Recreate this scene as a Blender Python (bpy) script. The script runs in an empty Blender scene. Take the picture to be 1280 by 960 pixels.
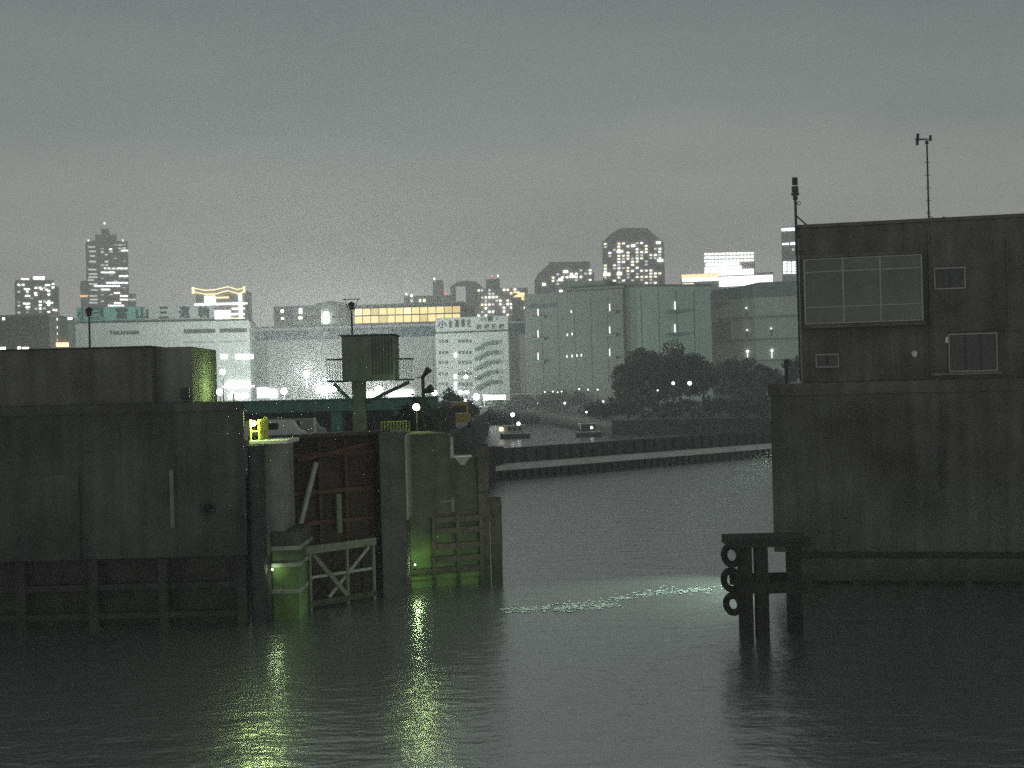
import bpy, math, random
from mathutils import Vector, Matrix
random.seed(7)
R = math.radians
SC = bpy.context.scene
COL = SC.collection

# ------------------------------------------------------------------ camera
CAM_H = 8.0
FPX = 1600.0            # focal length in pixels of the 1280 wide photograph
HY = 487.5              # horizon at the picture's middle
ROLL = R(1.5)
cr, sr = math.cos(ROLL), math.sin(ROLL)
cam_d = bpy.data.cameras.new('camera')
cam_d.sensor_width = 36.0
cam_d.lens = 36.0 * FPX / 1280.0
cam_d.shift_y = (HY - 480.0) / 1280.0
cam_d.clip_end = 6000.0
cam = bpy.data.objects.new('camera', cam_d)
COL.objects.link(cam)
m = Matrix(((cr, sr, 0, 0), (0, 0, -1, 0), (-sr, cr, 0, CAM_H), (0, 0, 0, 1)))
cam.matrix_world = m
SC.camera = cam

# ------------------------------------------------------------------ night sky, lit by the city
world = bpy.data.worlds.new('World')
SC.world = world
world.use_nodes = True
nt = world.node_tree
nt.nodes.clear()
out = nt.nodes.new('ShaderNodeOutputWorld')
bg = nt.nodes.new('ShaderNodeBackground')
tc = nt.nodes.new('ShaderNodeTexCoord')
sep = nt.nodes.new('ShaderNodeSeparateXYZ')
nt.links.new(tc.outputs['Generated'], sep.inputs[0])
noi = nt.nodes.new('ShaderNodeTexNoise')
noi.inputs['Scale'].default_value = 3.0
noi.inputs['Detail'].default_value = 5.0
mp = nt.nodes.new('ShaderNodeMapping')
mp.inputs['Scale'].default_value = (1.0, 1.0, 4.0)
nt.links.new(tc.outputs['Generated'], mp.inputs[0])
nt.links.new(mp.outputs[0], noi.inputs['Vector'])
ma = nt.nodes.new('ShaderNodeMath'); ma.operation = 'MULTIPLY_ADD'
ma.inputs[1].default_value = 0.11; ma.inputs[2].default_value = -0.055
nt.links.new(noi.outputs['Fac'], ma.inputs[0])
ad = nt.nodes.new('ShaderNodeMath'); ad.operation = 'ADD'
nt.links.new(sep.outputs['Z'], ad.inputs[0]); nt.links.new(ma.outputs[0], ad.inputs[1])
rmp = nt.nodes.new('ShaderNodeValToRGB')
els = rmp.color_ramp.elements
SKY = [(0.0, (1.0, 0.99, 0.90)), (0.06, (0.86, 0.86, 0.79)), (0.12, (0.52, 0.54, 0.51)),
       (0.20, (0.26, 0.295, 0.287)), (0.30, (0.158, 0.188, 0.19)), (0.55, (0.13, 0.147, 0.15)), (1.0, (0.105, 0.119, 0.122))]
while len(els) < len(SKY):
    els.new(0.5)
for e, (p, c) in zip(els, SKY):
    e.position = p
    e.color = (*c, 1)
nt.links.new(ad.outputs[0], rmp.inputs[0])
bg.inputs['Strength'].default_value = 1.0
nt.links.new(rmp.outputs[0], bg.inputs['Color'])
nt.links.new(bg.outputs[0], out.inputs['Surface'])

SC.view_settings.view_transform = 'Standard'
SC.view_settings.look = 'None'
SC.view_settings.exposure = 0.0
SC.view_settings.gamma = 1.0
SC.view_settings.use_curve_mapping = False
SC.render.engine = 'CYCLES'
SC.cycles.use_denoising = False
SC.cycles.max_bounces = 6
SC.cycles.volume_bounces = 1
SC.cycles.sample_clamp_indirect = 0.8

# greenish work light on the camera's own gate house, aimed at the near gate recess
wl_d = bpy.data.lights.new('gatehouse_work_light', 'SPOT')
wl_d.energy = 9500
wl_d.color = (0.80, 1.0, 0.66)
wl_d.spot_size = R(19); wl_d.spot_blend = 0.9
wl_d.shadow_soft_size = 0.3
wl = bpy.data.objects.new('gatehouse_work_light', wl_d)
COL.objects.link(wl)
wl.location = (9.0, 14.0, 6.5)
wl.rotation_euler = (Vector((-4.6, 51.5, 1.2)) - wl.location).to_track_quat('-Z', 'Y').to_euler()

# ------------------------------------------------------------------ pixel <-> place helpers
def ray(px, py):
    a = (px - 640.0) / FPX
    b = (HY - py) / FPX
    return a * cr + b * sr, -a * sr + b * cr
def at(px, py, Y):                       # the place seen at a pixel, on the plane of depth Y
    dx, dz = ray(px, py)
    return Vector((dx * Y, Y, CAM_H + dz * Y))
def on(px, py, z):                       # the place seen at a pixel, on the level z
    dx, dz = ray(px, py)
    Y = (z - CAM_H) / dz
    return Vector((dx * Y, Y, z))
def xat(px, py, Y):
    return at(px, py, Y).x
def zat(px, py, Y):
    return at(px, py, Y).z

# ------------------------------------------------------------------ materials
MATS = {}
def mat(name, col, rough=0.85, var=0.25, scale=2.0, bump=0.0, metal=0.0, streak=0.0, algae=None, spec=0.3):
    if name in MATS:
        return MATS[name]
    M = bpy.data.materials.new(name)
    M.use_nodes = True
    t = M.node_tree
    b = t.nodes['Principled BSDF']
    b.inputs['Roughness'].default_value = rough
    b.inputs['Metallic'].default_value = metal
    b.inputs['Specular IOR Level'].default_value = spec
    g = t.nodes.new('ShaderNodeNewGeometry')
    n = t.nodes.new('ShaderNodeTexNoise')
    n.inputs['Scale'].default_value = scale
    n.inputs['Detail'].default_value = 6
    n.inputs['Roughness'].default_value = 0.62
    t.links.new(g.outputs['Position'], n.inputs['Vector'])
    mr = t.nodes.new('ShaderNodeMapRange')
    mr.inputs[1].default_value = 0.28; mr.inputs[2].default_value = 0.72
    mr.inputs[3].default_value = 1.0 - var; mr.inputs[4].default_value = 1.0 + var
    t.links.new(n.outputs['Fac'], mr.inputs[0])
    fac = mr.outputs[0]
    if streak:
        mpp = t.nodes.new('ShaderNodeMapping')
        mpp.inputs['Scale'].default_value = (2.2, 2.2, 0.12)
        t.links.new(g.outputs['Position'], mpp.inputs[0])
        n2 = t.nodes.new('ShaderNodeTexNoise')
        n2.inputs['Scale'].default_value = 1.0
        n2.inputs['Detail'].default_value = 4
        t.links.new(mpp.outputs[0], n2.inputs['Vector'])
        m2 = t.nodes.new('ShaderNodeMapRange')
        m2.inputs[1].default_value = 0.35; m2.inputs[2].default_value = 0.7
        m2.inputs[3].default_value = 1.0; m2.inputs[4].default_value = 1.0 - streak
        t.links.new(n2.outputs['Fac'], m2.inputs[0])
        mm = t.nodes.new('ShaderNodeMath'); mm.operation = 'MULTIPLY'
        t.links.new(fac, mm.inputs[0]); t.links.new(m2.outputs[0], mm.inputs[1])
        fac = mm.outputs[0]
    vm = t.nodes.new('ShaderNodeVectorMath'); vm.operation = 'SCALE'
    vm.inputs[0].default_value = col
    t.links.new(fac, vm.inputs['Scale'])
    csrc = vm.outputs[0]
    if algae:                                  # weed and slime that grow up to the tide mark
        acol, ztop = algae
        sp = t.nodes.new('ShaderNodeSeparateXYZ')
        t.links.new(g.outputs['Position'], sp.inputs[0])
        na = t.nodes.new('ShaderNodeTexNoise')
        na.inputs['Scale'].default_value = 1.3; na.inputs['Detail'].default_value = 5
        t.links.new(g.outputs['Position'], na.inputs['Vector'])
        m3 = t.nodes.new('ShaderNodeMath'); m3.operation = 'MULTIPLY_ADD'
        m3.inputs[1].default_value = 2.6
        t.links.new(na.outputs['Fac'], m3.inputs[0]); t.links.new(sp.outputs['Z'], m3.inputs[2])
        m4 = t.nodes.new('ShaderNodeMapRange')
        m4.inputs[1].default_value = ztop + 0.7; m4.inputs[2].default_value = ztop + 2.0
        m4.inputs[3].default_value = 1.0; m4.inputs[4].default_value = 0.0
        t.links.new(m3.outputs[0], m4.inputs[0])
        mx = t.nodes.new('ShaderNodeMix'); mx.data_type = 'RGBA'
        t.links.new(m4.outputs[0], mx.inputs[0])
        t.links.new(csrc, mx.inputs[6])
        va = t.nodes.new('ShaderNodeVectorMath'); va.operation = 'SCALE'
        va.inputs[0].default_value = acol
        t.links.new(mr.outputs[0], va.inputs['Scale'])
        t.links.new(va.outputs[0], mx.inputs[7])
        csrc = mx.outputs[2]
    t.links.new(csrc, b.inputs['Base Color'])
    if bump:
        bp = t.nodes.new('ShaderNodeBump')
        bp.inputs['Strength'].default_value = bump
        bp.inputs['Distance'].default_value = 0.04
        nb = t.nodes.new('ShaderNodeTexNoise')
        nb.inputs['Scale'].default_value = scale * 6; nb.inputs['Detail'].default_value = 5
        t.links.new(g.outputs['Position'], nb.inputs['Vector'])
        t.links.new(nb.outputs['Fac'], bp.inputs['Height'])
        t.links.new(bp.outputs[0], b.inputs['Normal'])
    MATS[name] = M
    return M
def glow(name, col, strength):
    if name in MATS:
        return MATS[name]
    M = bpy.data.materials.new(name)
    M.use_nodes = True
    b = M.node_tree.nodes['Principled BSDF']
    b.inputs['Base Color'].default_value = (0.5, 0.5, 0.5, 1)
    b.inputs['Emission Color'].default_value = (*col, 1)
    b.inputs['Emission Strength'].default_value = strength
    MATS[name] = M
    return M

CONC_NEAR = mat('pier concrete', (0.098, 0.10, 0.093), 0.9, 0.5, 0.35, 0.6, streak=0.42, algae=((0.075, 0.10, 0.05), 1.5))
CONC_LOW = mat('tidal concrete', (0.05, 0.05, 0.046), 0.75, 0.4, 1.1, 0.6, streak=0.4, algae=((0.035, 0.05, 0.025), 0.6))
CONC_R = mat('right pier concrete', (0.115, 0.113, 0.106), 0.9, 0.48, 0.33, 0.6, streak=0.4, algae=((0.05, 0.06, 0.04), 0.8))
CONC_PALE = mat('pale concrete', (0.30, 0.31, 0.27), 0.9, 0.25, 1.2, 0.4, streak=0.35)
CONC_GREEN = mat('weedy concrete', (0.085, 0.09, 0.07), 0.8, 0.35, 1.4, 0.7, streak=0.3, algae=((0.11, 0.19, 0.055), 1.9))
CONC_SLAB = mat('slab concrete', (0.6, 0.6, 0.55), 0.8, 0.1, 2.0, 0.2)
WALLM = mat('house render', (0.125, 0.115, 0.106), 0.9, 0.35, 0.6, 0.4, streak=0.35)
TIMBER = mat('fender timber', (0.10, 0.085, 0.07), 0.85, 0.4, 3.0, 0.6, algae=((0.04, 0.055, 0.03), 0.9))
DECKT = mat('dark dolphin timber', (0.03, 0.03, 0.028), 0.85, 0.4, 3.0, 0.6)
STEEL_DK = mat('dark steel', (0.045, 0.05, 0.05), 0.6, 0.3, 3.0, 0.2, metal=0.3)
STEEL_RED = mat('red lead steel', (0.085, 0.036, 0.027), 0.7, 0.45, 2.0, 0.3, streak=0.4)
STEEL_GRY = mat('galvanised steel', (0.32, 0.33, 0.31), 0.55, 0.25, 3.0, 0.1, metal=0.4)
STEEL_PALE = mat('pale weathered steel', (0.15, 0.158, 0.125), 0.75, 0.3, 3.0, 0.2)
TEAL = mat('teal bridge paint', (0.07, 0.22, 0.18), 0.6, 0.2, 1.0, 0.0)
RUBBER = mat('tyre rubber', (0.012, 0.012, 0.012), 0.8, 0.3, 6.0, 0.3)
YELLOW = mat('yellow rail paint', (0.62, 0.58, 0.10), 0.6, 0.15, 4.0)
WHITEP = mat('white paint', (0.72, 0.72, 0.70), 0.6, 0.08, 1.0)
DKWALL = mat('stained wall concrete', (0.07, 0.075, 0.062), 0.9, 0.4, 0.5, 0.3, streak=0.4)
BLACKP = mat('dark sign paint', (0.02, 0.05, 0.05), 0.7, 0.1, 1.0)
YMACH = mat('yellow vehicle paint', (0.5, 0.36, 0.05), 0.5, 0.2, 2.0)
GLASS_DK = mat('dark window glass', (0.012, 0.016, 0.018), 0.15, 0.1, 1.0, spec=0.3)
GLASS_BAY = mat('bay window glass', (0.06, 0.082, 0.07), 0.12, 0.4, 0.8, spec=0.4)
FRAME = mat('aluminium frame', (0.24, 0.255, 0.245), 0.45, 0.1, 3.0, metal=0.5)
G_COOL = glow('cool lit window', (0.95, 1.0, 0.98), 4.5)
G_DIM = glow('dim lit window', (0.95, 0.98, 0.95), 1.3)
G_DIM2 = glow('faint lit window', (0.95, 0.98, 0.95), 0.6)
G_WARM = glow('warm lit window', (1.0, 0.86, 0.62), 3.6)
G_GOLD = glow('gold lit opening', (1.0, 0.78, 0.30), 1.4)
G_GOLD2 = glow('pale gold lit opening', (1.0, 0.84, 0.42), 1.9)
G_GOLD3 = glow('deep gold lit opening', (1.0, 0.72, 0.24), 1.0)
G_GOLDT = glow('gold strip light', (1.0, 0.82, 0.42), 2.2)
G_ORANGE = glow('orange lamp', (1.0, 0.55, 0.22), 3.0)
G_RED = glow('red beacon', (1.0, 0.15, 0.12), 2.5)
G_LAMP = glow('floodlight lens', (0.95, 1.0, 0.97), 30.0)
G_SMALL = glow('small lamp lens', (0.95, 1.0, 0.95), 5.0)
G_GREEN = glow('green lamp lens', (0.80, 1.0, 0.50), 16.0)
G_BAY = glow('lit loading bay', (0.97, 1.0, 0.98), 4.0)

# ------------------------------------------------------------------ mesh helpers
class MB:
    def __init__(s):
        s.v = []; s.f = []
    def add(s, vs, fs):
        o = len(s.v)
        s.v += [tuple(p) for p in vs]
        s.f += [tuple(i + o for i in f) for f in fs]
        return s
    def box(s, x0, y0, z0, x1, y1, z1):
        return s.add([(x0, y0, z0), (x1, y0, z0), (x1, y1, z0), (x0, y1, z0), (x0, y0, z1), (x1, y0, z1), (x1, y1, z1), (x0, y1, z1)],
                     [(0, 3, 2, 1), (4, 5, 6, 7), (0, 1, 5, 4), (1, 2, 6, 5), (2, 3, 7, 6), (3, 0, 4, 7)])
    def prism(s, pts, z0, z1):
        n = len(pts)
        vs = [(x, y, z0) for x, y in pts] + [(x, y, z1) for x, y in pts]
        fs = [tuple(range(n - 1, -1, -1)), tuple(range(n, 2 * n))]
        fs += [(i, (i + 1) % n, n + (i + 1) % n, n + i) for i in range(n)]
        return s.add(vs, fs)
    def profile(s, pts, y0, y1):               # an outline in x,z given depth along y
        n = len(pts)
        vs = [(x, y0, z) for x, z in pts] + [(x, y1, z) for x, z in pts]
        fs = [tuple(range(n)), tuple(range(2 * n - 1, n - 1, -1))]
        fs += [((i + 1) % n, i, n + i, n + (i + 1) % n) for i in range(n)]
        return s.add(vs, fs)
    def bar(s, p, q, w, h=None):
        h = h or w
        p = Vector(p); q = Vector(q)
        d = (q - p).normalized()
        up = Vector((0, 0, 1)) if abs(d.z) < 0.95 else Vector((0, 1, 0))
        a = d.cross(up).normalized(); b = a.cross(d)
        vs = []
        for c in (p, q):
            vs += [c - a * w / 2 - b * h / 2, c + a * w / 2 - b * h / 2, c + a * w / 2 + b * h / 2, c - a * w / 2 + b * h / 2]
        return s.add(vs, [(3, 2, 1, 0), (4, 5, 6, 7), (0, 1, 5, 4), (1, 2, 6, 5), (2, 3, 7, 6), (3, 0, 4, 7)])
    def cyl(s, p, q, r0, r1=None, n=10):
        r1 = r0 if r1 is None else r1
        p = Vector(p); q = Vector(q)
        d = (q - p).normalized()
        up = Vector((0, 0, 1)) if abs(d.z) < 0.95 else Vector((0, 1, 0))
        a = d.cross(up).normalized(); b = a.cross(d)
        vs = []
        for c, r in ((p, r0), (q, r1)):
            vs += [c + a * (r * math.cos(2 * math.pi * i / n)) + b * (r * math.sin(2 * math.pi * i / n)) for i in range(n)]
        fs = [tuple(range(n - 1, -1, -1)), tuple(range(n, 2 * n))]
        fs += [(i, (i + 1) % n, n + (i + 1) % n, n + i) for i in range(n)]
        return s.add(vs, fs)
    def ball(s, c, r, n=10, k=6, sz=1.0):
        c = Vector(c)
        vs = [c + Vector((0, 0, -r * sz))]
        for j in range(1, k):
            t = -math.pi / 2 + math.pi * j / k
            vs += [c + Vector((r * math.cos(t) * math.cos(2 * math.pi * i / n), r * math.cos(t) * math.sin(2 * math.pi * i / n), r * sz * math.sin(t))) for i in range(n)]
        vs.append(c + Vector((0, 0, r * sz)))
        fs = [(0, 1 + (i + 1) % n, 1 + i) for i in range(n)]
        for j in range(k - 2):
            a = 1 + j * n; b = a + n
            fs += [(a + i, a + (i + 1) % n, b + (i + 1) % n, b + i) for i in range(n)]
        a = 1 + (k - 2) * n; top = len(vs) - 1
        fs += [(a + i, a + (i + 1) % n, top) for i in range(n)]
        return s.add(vs, fs)
    def torus(s, c, axis, r, t, n=20, k=8):
        c = Vector(c); ax = Vector(axis).normalized()
        up = Vector((0, 0, 1)) if abs(ax.z) < 0.9 else Vector((1, 0, 0))
        a = ax.cross(up).normalized(); b = a.cross(ax)
        vs = []
        for i in range(n):
            th = 2 * math.pi * i / n
            e = a * math.cos(th) + b * math.sin(th)
            for j in range(k):
                ph = 2 * math.pi * j / k
                vs.append(c + e * (r + t * math.cos(ph)) + ax * (t * 1.25 * math.sin(ph)))
        fs = [(i * k + j, ((i + 1) % n) * k + j, ((i + 1) % n) * k + (j + 1) % k, i * k + (j + 1) % k) for i in range(n) for j in range(k)]
        return s.add(vs, fs)
    def mesh(s, name, material):
        me = bpy.data.meshes.new(name)
        me.from_pydata(s.v, [], s.f)
        me.update()
        if material:
            me.materials.append(material)
        return me
    def build(s, name, material, parent=None, bevel=0.0, smooth=False):
        me = s.mesh(name, material)
        if smooth:
            for p in me.polygons:
                p.use_smooth = True
        o = bpy.data.objects.new(name, me)
        COL.objects.link(o)
        if parent:
            o.parent = parent
        if bevel:
            bv = o.modifiers.new('edge', 'BEVEL')
            bv.width = bevel; bv.segments = 2; bv.limit_method = 'ANGLE'
        return o

def tag(o, label, cat, group=None, kind=None):
    if label: o['label'] = label
    if cat: o['category'] = cat
    if group: o['group'] = group
    if kind: o['kind'] = kind
    return o
def thing(name, label, cat, loc=(0, 0, 0), rz=0.0, group=None):
    o = bpy.data.objects.new(name, None)
    o.empty_display_size = 0.5
    COL.objects.link(o)
    o.location = loc
    o.rotation_euler = (0, 0, rz)
    return tag(o, label, cat, group)
UNIT = {}
def piece(name, material, parent, x0, y0, z0, x1, y1, z1):   # a box part that shares one unit mesh per material
    k = (material.name, name)
    if k not in UNIT:
        UNIT[k] = MB().box(-.5, -.5, -.5, .5, .5, .5).mesh(name, material)
    o = bpy.data.objects.new(name, UNIT[k])
    COL.objects.link(o)
    o.parent = parent
    o.location = ((x0 + x1) / 2, (y0 + y1) / 2, (z0 + z1) / 2)
    o.scale = (abs(x1 - x0), abs(y1 - y0), abs(z1 - z0))
    return o
def text_part(txt, material, parent, x, y, z, h, wfit=None, name='lettering', label=None):
    cu = bpy.data.curves.new('lettering', 'FONT')
    cu.body = txt
    cu.size = 1.0
    cu.extrude = 0.04
    cu.offset = 0.028
    cu.resolution_u = 2
    tmp = bpy.data.objects.new('tmp', cu)
    COL.objects.link(tmp)
    bpy.context.view_layer.update()
    me = bpy.data.meshes.new_from_object(tmp.evaluated_get(bpy.context.evaluated_depsgraph_get()))
    bpy.data.objects.remove(tmp)
    xs = [v.co.x for v in me.vertices]; ys = [v.co.y for v in me.vertices]
    if not xs:
        return None
    w = max(xs) - min(xs); hh = max(ys) - min(ys)
    sz = h / hh
    sx = (wfit / w) if wfit else sz
    for v in me.vertices:
        v.co = Vector(((v.co.x - min(xs)) * sx, v.co.z * 1.0, (v.co.y - min(ys)) * sz))
    me.flip_normals()
    me.materials.clear(); me.materials.append(material)
    o = bpy.data.objects.new(name, me)
    COL.objects.link(o)
    o.parent = parent
    o.location = (x, y, z)
    if label: o['label'] = label
    return o

class Facade:
    """An upright face between two depths; turns pixels into (along, up) on that face."""
    def __init__(s, pxL, YL, pxR, YR, z0, pyref=440):
        a = at(pxL, pyref, YL); b = at(pxR, pyref, YR)
        s.o = Vector((a.x, a.y, z0))
        d = Vector((b.x - a.x, b.y - a.y, 0))
        s.w = d.length
        s.u = d.normalized()
        s.n = Vector((-s.u.y, s.u.x, 0))
        s.rz = math.atan2(s.u.y, s.u.x)
    def uv(s, px, py, inset=0.0):
        dx, dz = ray(px, py)
        d = Vector((dx, 1, dz)); c = Vector((0, 0, CAM_H))
        o = s.o + s.n * inset
        t = (o - c).dot(s.n) / d.dot(s.n)
        p = c + d * t - s.o
        return p.dot(s.u), p.z
    def thing(s, name, label, cat, group=None):
        return thing(name, label, cat, s.o, s.rz, group)
    def rect(s, T, name, material, x0, y0, x1, y1, proud=0.15, deep=0.3, inset=0.0):
        u0, z1 = s.uv(x0, (y0 + 0.0), inset); u1, z0 = s.uv(x1, y1, inset)
        ym = (y0 + y1) / 2
        u0 = s.uv(x0, ym, inset)[0]; u1 = s.uv(x1, ym, inset)[0]
        xm = (x0 + x1) / 2
        z1 = s.uv(xm, y0, inset)[1]; z0 = s.uv(xm, y1, inset)[1]
        return piece(name, material, T, u0, inset - proud, z0, u1, inset + deep, z1)

# ------------------------------------------------------------------ water, land
wm = bpy.data.materials.new('canal water')
wm.use_nodes = True
t = wm.node_tree
b = t.nodes['Principled BSDF']
b.inputs['Base Color'].default_value = (0.07, 0.076, 0.073, 1)
b.inputs['Roughness'].default_value = 0.25
b.inputs['IOR'].default_value = 3.3
b.inputs['Specular IOR Level'].default_value = 1.0
g = t.nodes.new('ShaderNodeNewGeometry')
def wave(scale, stretch, rot, detail):
    mpn = t.nodes.new('ShaderNodeMapping')
    mpn.inputs['Scale'].default_value = (scale * stretch, scale, scale)
    mpn.inputs['Rotation'].default_value = (0, 0, R(rot))
    t.links.new(g.outputs['Position'], mpn.inputs[0])
    nn = t.nodes.new('ShaderNodeTexNoise')
    nn.inputs['Scale'].default_value = 1.0
    nn.inputs['Detail'].default_value = detail
    nn.inputs['Roughness'].default_value = 0.5
    t.links.new(mpn.outputs[0], nn.inputs['Vector'])
    return nn.outputs['Fac']
b1 = t.nodes.new('ShaderNodeBump'); b1.inputs['Distance'].default_value = 0.08; b1.inputs['Strength'].default_value = 0.8
t.links.new(wave(1.1, 0.45, 12, 2.0), b1.inputs['Height'])
b2 = t.nodes.new('ShaderNodeBump'); b2.inputs['Distance'].default_value = 0.028; b2.inputs['Strength'].default_value = 0.8
t.links.new(wave(4.2, 0.55, -20, 2.0), b2.inputs['Height'])
t.links.new(b1.outputs[0], b2.inputs['Normal'])
t.links.new(b2.outputs[0], b.inputs['Normal'])
water = MB().add([(-400, -40, 0), (400, -40, 0), (400, 420, 0), (-400, 420, 0)], [(0, 1, 2, 3)]).build('canal_water', wm)
tag(water, 'dark rippled canal water between the piers', 'water', kind='structure')

EARTH = mat('yard asphalt', (0.035, 0.036, 0.034), 0.9, 0.3, 0.15, 0.2)
BANKM = mat('bank earth', (0.025, 0.028, 0.022), 0.95, 0.4, 0.4, 0.3)
# land polygons; shorelines are upright faces that run below the water
land = MB().prism([(-850, 58.5), (-4.2, 58.5), (-5.0, 112), (-4.6, 235), (-5.5, 303), (-30, 1470), (-850, 1470)], -1.5, 4.4)
tag(land.build('left_ground', EARTH), 'asphalt working yard behind the gate', 'ground', kind='structure')
land2 = MB().prism([(-5.4, 302), (6, 302), (16.5, 214), (80, 196), (150, 170), (850, 170), (850, 1470), (-29.5, 1470)], -1.5, 2.4)
quay = MB().prism([(-4.2, 58.45), (-2.4, 60), (-1.9, 112), (-0.9, 117.5), (-4.9, 121), (-5.0, 112)], -1.5, 2.85)
tag(quay.build('quay_apron', BANKM), 'low dark quay apron beside the yard', 'quay', kind='structure')
tag(land2.build('right_ground', BANKM), 'dark low bank across the basin', 'ground', kind='structure')

# ------------------------------------------------------------------ LEFT PIER
P = thing('floodgate_pier', 'massive dark concrete gate pier with recessed weedy base, low building on top', 'pier', (-20, 45, 0))
def W(bm, name, material, parent, bevel=0.0, smooth=False):
    """build a mesh given in place coordinates under a parent that stands elsewhere"""
    o = parent.location; rz = parent.rotation_euler.z
    c, s_ = math.cos(-rz), math.sin(-rz)
    nv = []
    for (x, y, z) in bm.v:
        dx, dy = x - o.x, y - o.y
        nv.append((dx * c - dy * s_, dx * s_ + dy * c, z - o.z))
    bm.v = nv
    return bm.build(name, material, parent, bevel, smooth)
XE = xat(307, 600, 45)
ZT = 7.85
ZB = zat(260, 696, 45)
W(MB().prism([(-48, 45), (XE, 45), (XE * 1.03, 46.2), (XE * 1.30, 57.5), (-48, 57.5)], ZB, ZT), 'upper_wall', CONC_NEAR, P, 0.05)
W(MB().prism([(-48, 45.55), (XE - 0.1, 45.55), (XE * 1.31, 57.5), (-48, 57.5)], -1.5, ZB - 0.01), 'base_wall', CONC_LOW, P, 0.03)
for (py0, py1) in ((727, 735), (763, 771)):
    z1 = zat(260, py0, 45.2); z0 = zat(260, py1, 45.2)
    W(MB().box(-48, 45.12, z0, XE - 0.12, 45.54, z1), 'waler', CONC_LOW, P, 0.03)
for px in (27, 118, 205, 303):
    x = xat(px, 735, 45.2)
    W(MB().box(x - 0.17, 45.05, -1.4, x + 0.17, 45.5, ZB - 0.02), 'fender_post', CONC_LOW, P, 0.03)
x0, x1 = xat(213, 620, 45), xat(218, 620, 45)
W(MB().box(x0, 44.9, zat(215, 660, 45), x1, 44.998, zat(215, 587, 45)), 'pipe_cover', mat('pipe cover concrete', (0.19, 0.195, 0.18), 0.9, 0.3, 2.0, 0.3), P, 0.01)
x0, x1 = xat(24, 620, 45), xat(100, 620, 45)
W(MB().box(x0, 44.88, ZB + 0.02, x1, 44.997, zat(60, 594, 45)), 'wall_patch', CONC_NEAR, P, 0.02)
c = at(261, 635, 45)
W(MB().torus((c.x, 44.97, c.z), (0, 1, 0), 0.2, 0.05, 18, 6), 'drain_ring', STEEL_DK, P, smooth=True)
W(MB().cyl((c.x, 44.96, c.z), (c.x, 44.998, c.z), 0.18, n=16), 'drain_mouth', RUBBER, P)
for px in (-40, 75, 150):                    # raised casting ribs of the shuttering
    x = xat(px, 600, 45)
    W(MB().box(x - 0.02, 44.975, ZB + 0.05, x + 0.02, 44.999, ZT - 0.3), 'formwork_rib', CONC_NEAR, P)
W(MB().box(-48, 44.93, ZT - 0.32, XE + 0.05, 44.997, ZT + 0.004), 'coping', CONC_NEAR, P, 0.02)

# low house on the left pier
H = thing('pier_house', 'low flat-roofed concrete hut on top of the dark gate pier', 'building', (-16, 47, ZT))
xa, xb = xat(190, 465, 47), xat(240, 465, 47.5)
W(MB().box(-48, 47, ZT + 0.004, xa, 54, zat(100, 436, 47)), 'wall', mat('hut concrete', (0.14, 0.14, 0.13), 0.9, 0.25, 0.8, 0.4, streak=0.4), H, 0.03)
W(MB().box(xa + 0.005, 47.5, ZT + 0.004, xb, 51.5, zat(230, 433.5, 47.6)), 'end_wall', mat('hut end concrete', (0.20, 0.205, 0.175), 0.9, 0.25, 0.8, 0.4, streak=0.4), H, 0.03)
W(MB().box(-48, 46.9, zat(100, 436, 47), xa + 0.05, 54.1, zat(100, 434.4, 47)), 'roof_slab', CONC_NEAR, H, 0.02)
xj = xat(232, 485, 47.4)
W(MB().box(xj - 0.16, 47.25, ZT + 0.15, xj + 0.16, 47.495, ZT + 0.55), 'junction_box', STEEL_DK, H, 0.02)
W(MB().bar((xj, 47.4, ZT + 0.0), (xj, 47.4, ZT + 0.2), 0.05), 'conduit', STEEL_DK, H)

def lantern_post(px, pytop, pybase, Y, label, frame):
    b0 = at(px, pybase, Y); t0 = at(px, pytop, Y)
    T = thing('lantern_post', label, 'lamp post', (b0.x, Y, 4.4))
    hgt = t0.z - 4.4
    MB().cyl((0, 0, 0), (0, 0, hgt - 0.45), 0.06, 0.045, 10).build('pole', STEEL_DK, T)
    MB().cyl((0, 0, hgt - 0.42), (0, 0, hgt - 0.12), 0.1, 0.16, 10).build('lantern', STEEL_DK, T)
    MB().cyl((0, 0, hgt - 0.12), (0, 0, hgt), 0.22, 0.04, 10).build('cap', STEEL_DK, T)
    if frame:
        f = MB()
        for s_ in (-1, 1):
            f.bar((s_ * 0.12, 0, hgt - 0.5), (s_ * 0.33, 0, hgt + 0.12), 0.03)
            f.bar((s_ * 0.33, -.2, hgt + 0.12), (s_ * 0.33, .2, hgt + 0.12), 0.03)
        f.bar((-0.45, 0, hgt + 0.12), (0.45, 0, hgt + 0.12), 0.035)
        f.build('guard_frame', STEEL_DK, T)
    return T
lantern_post(112.5, 384, 440, 60, 'slim dark lantern post behind the hut on the pier', False)
lantern_post(440.5, 377, 425, 64, 'dark lantern post with open guard frame behind the boxy gauge house', True)

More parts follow.
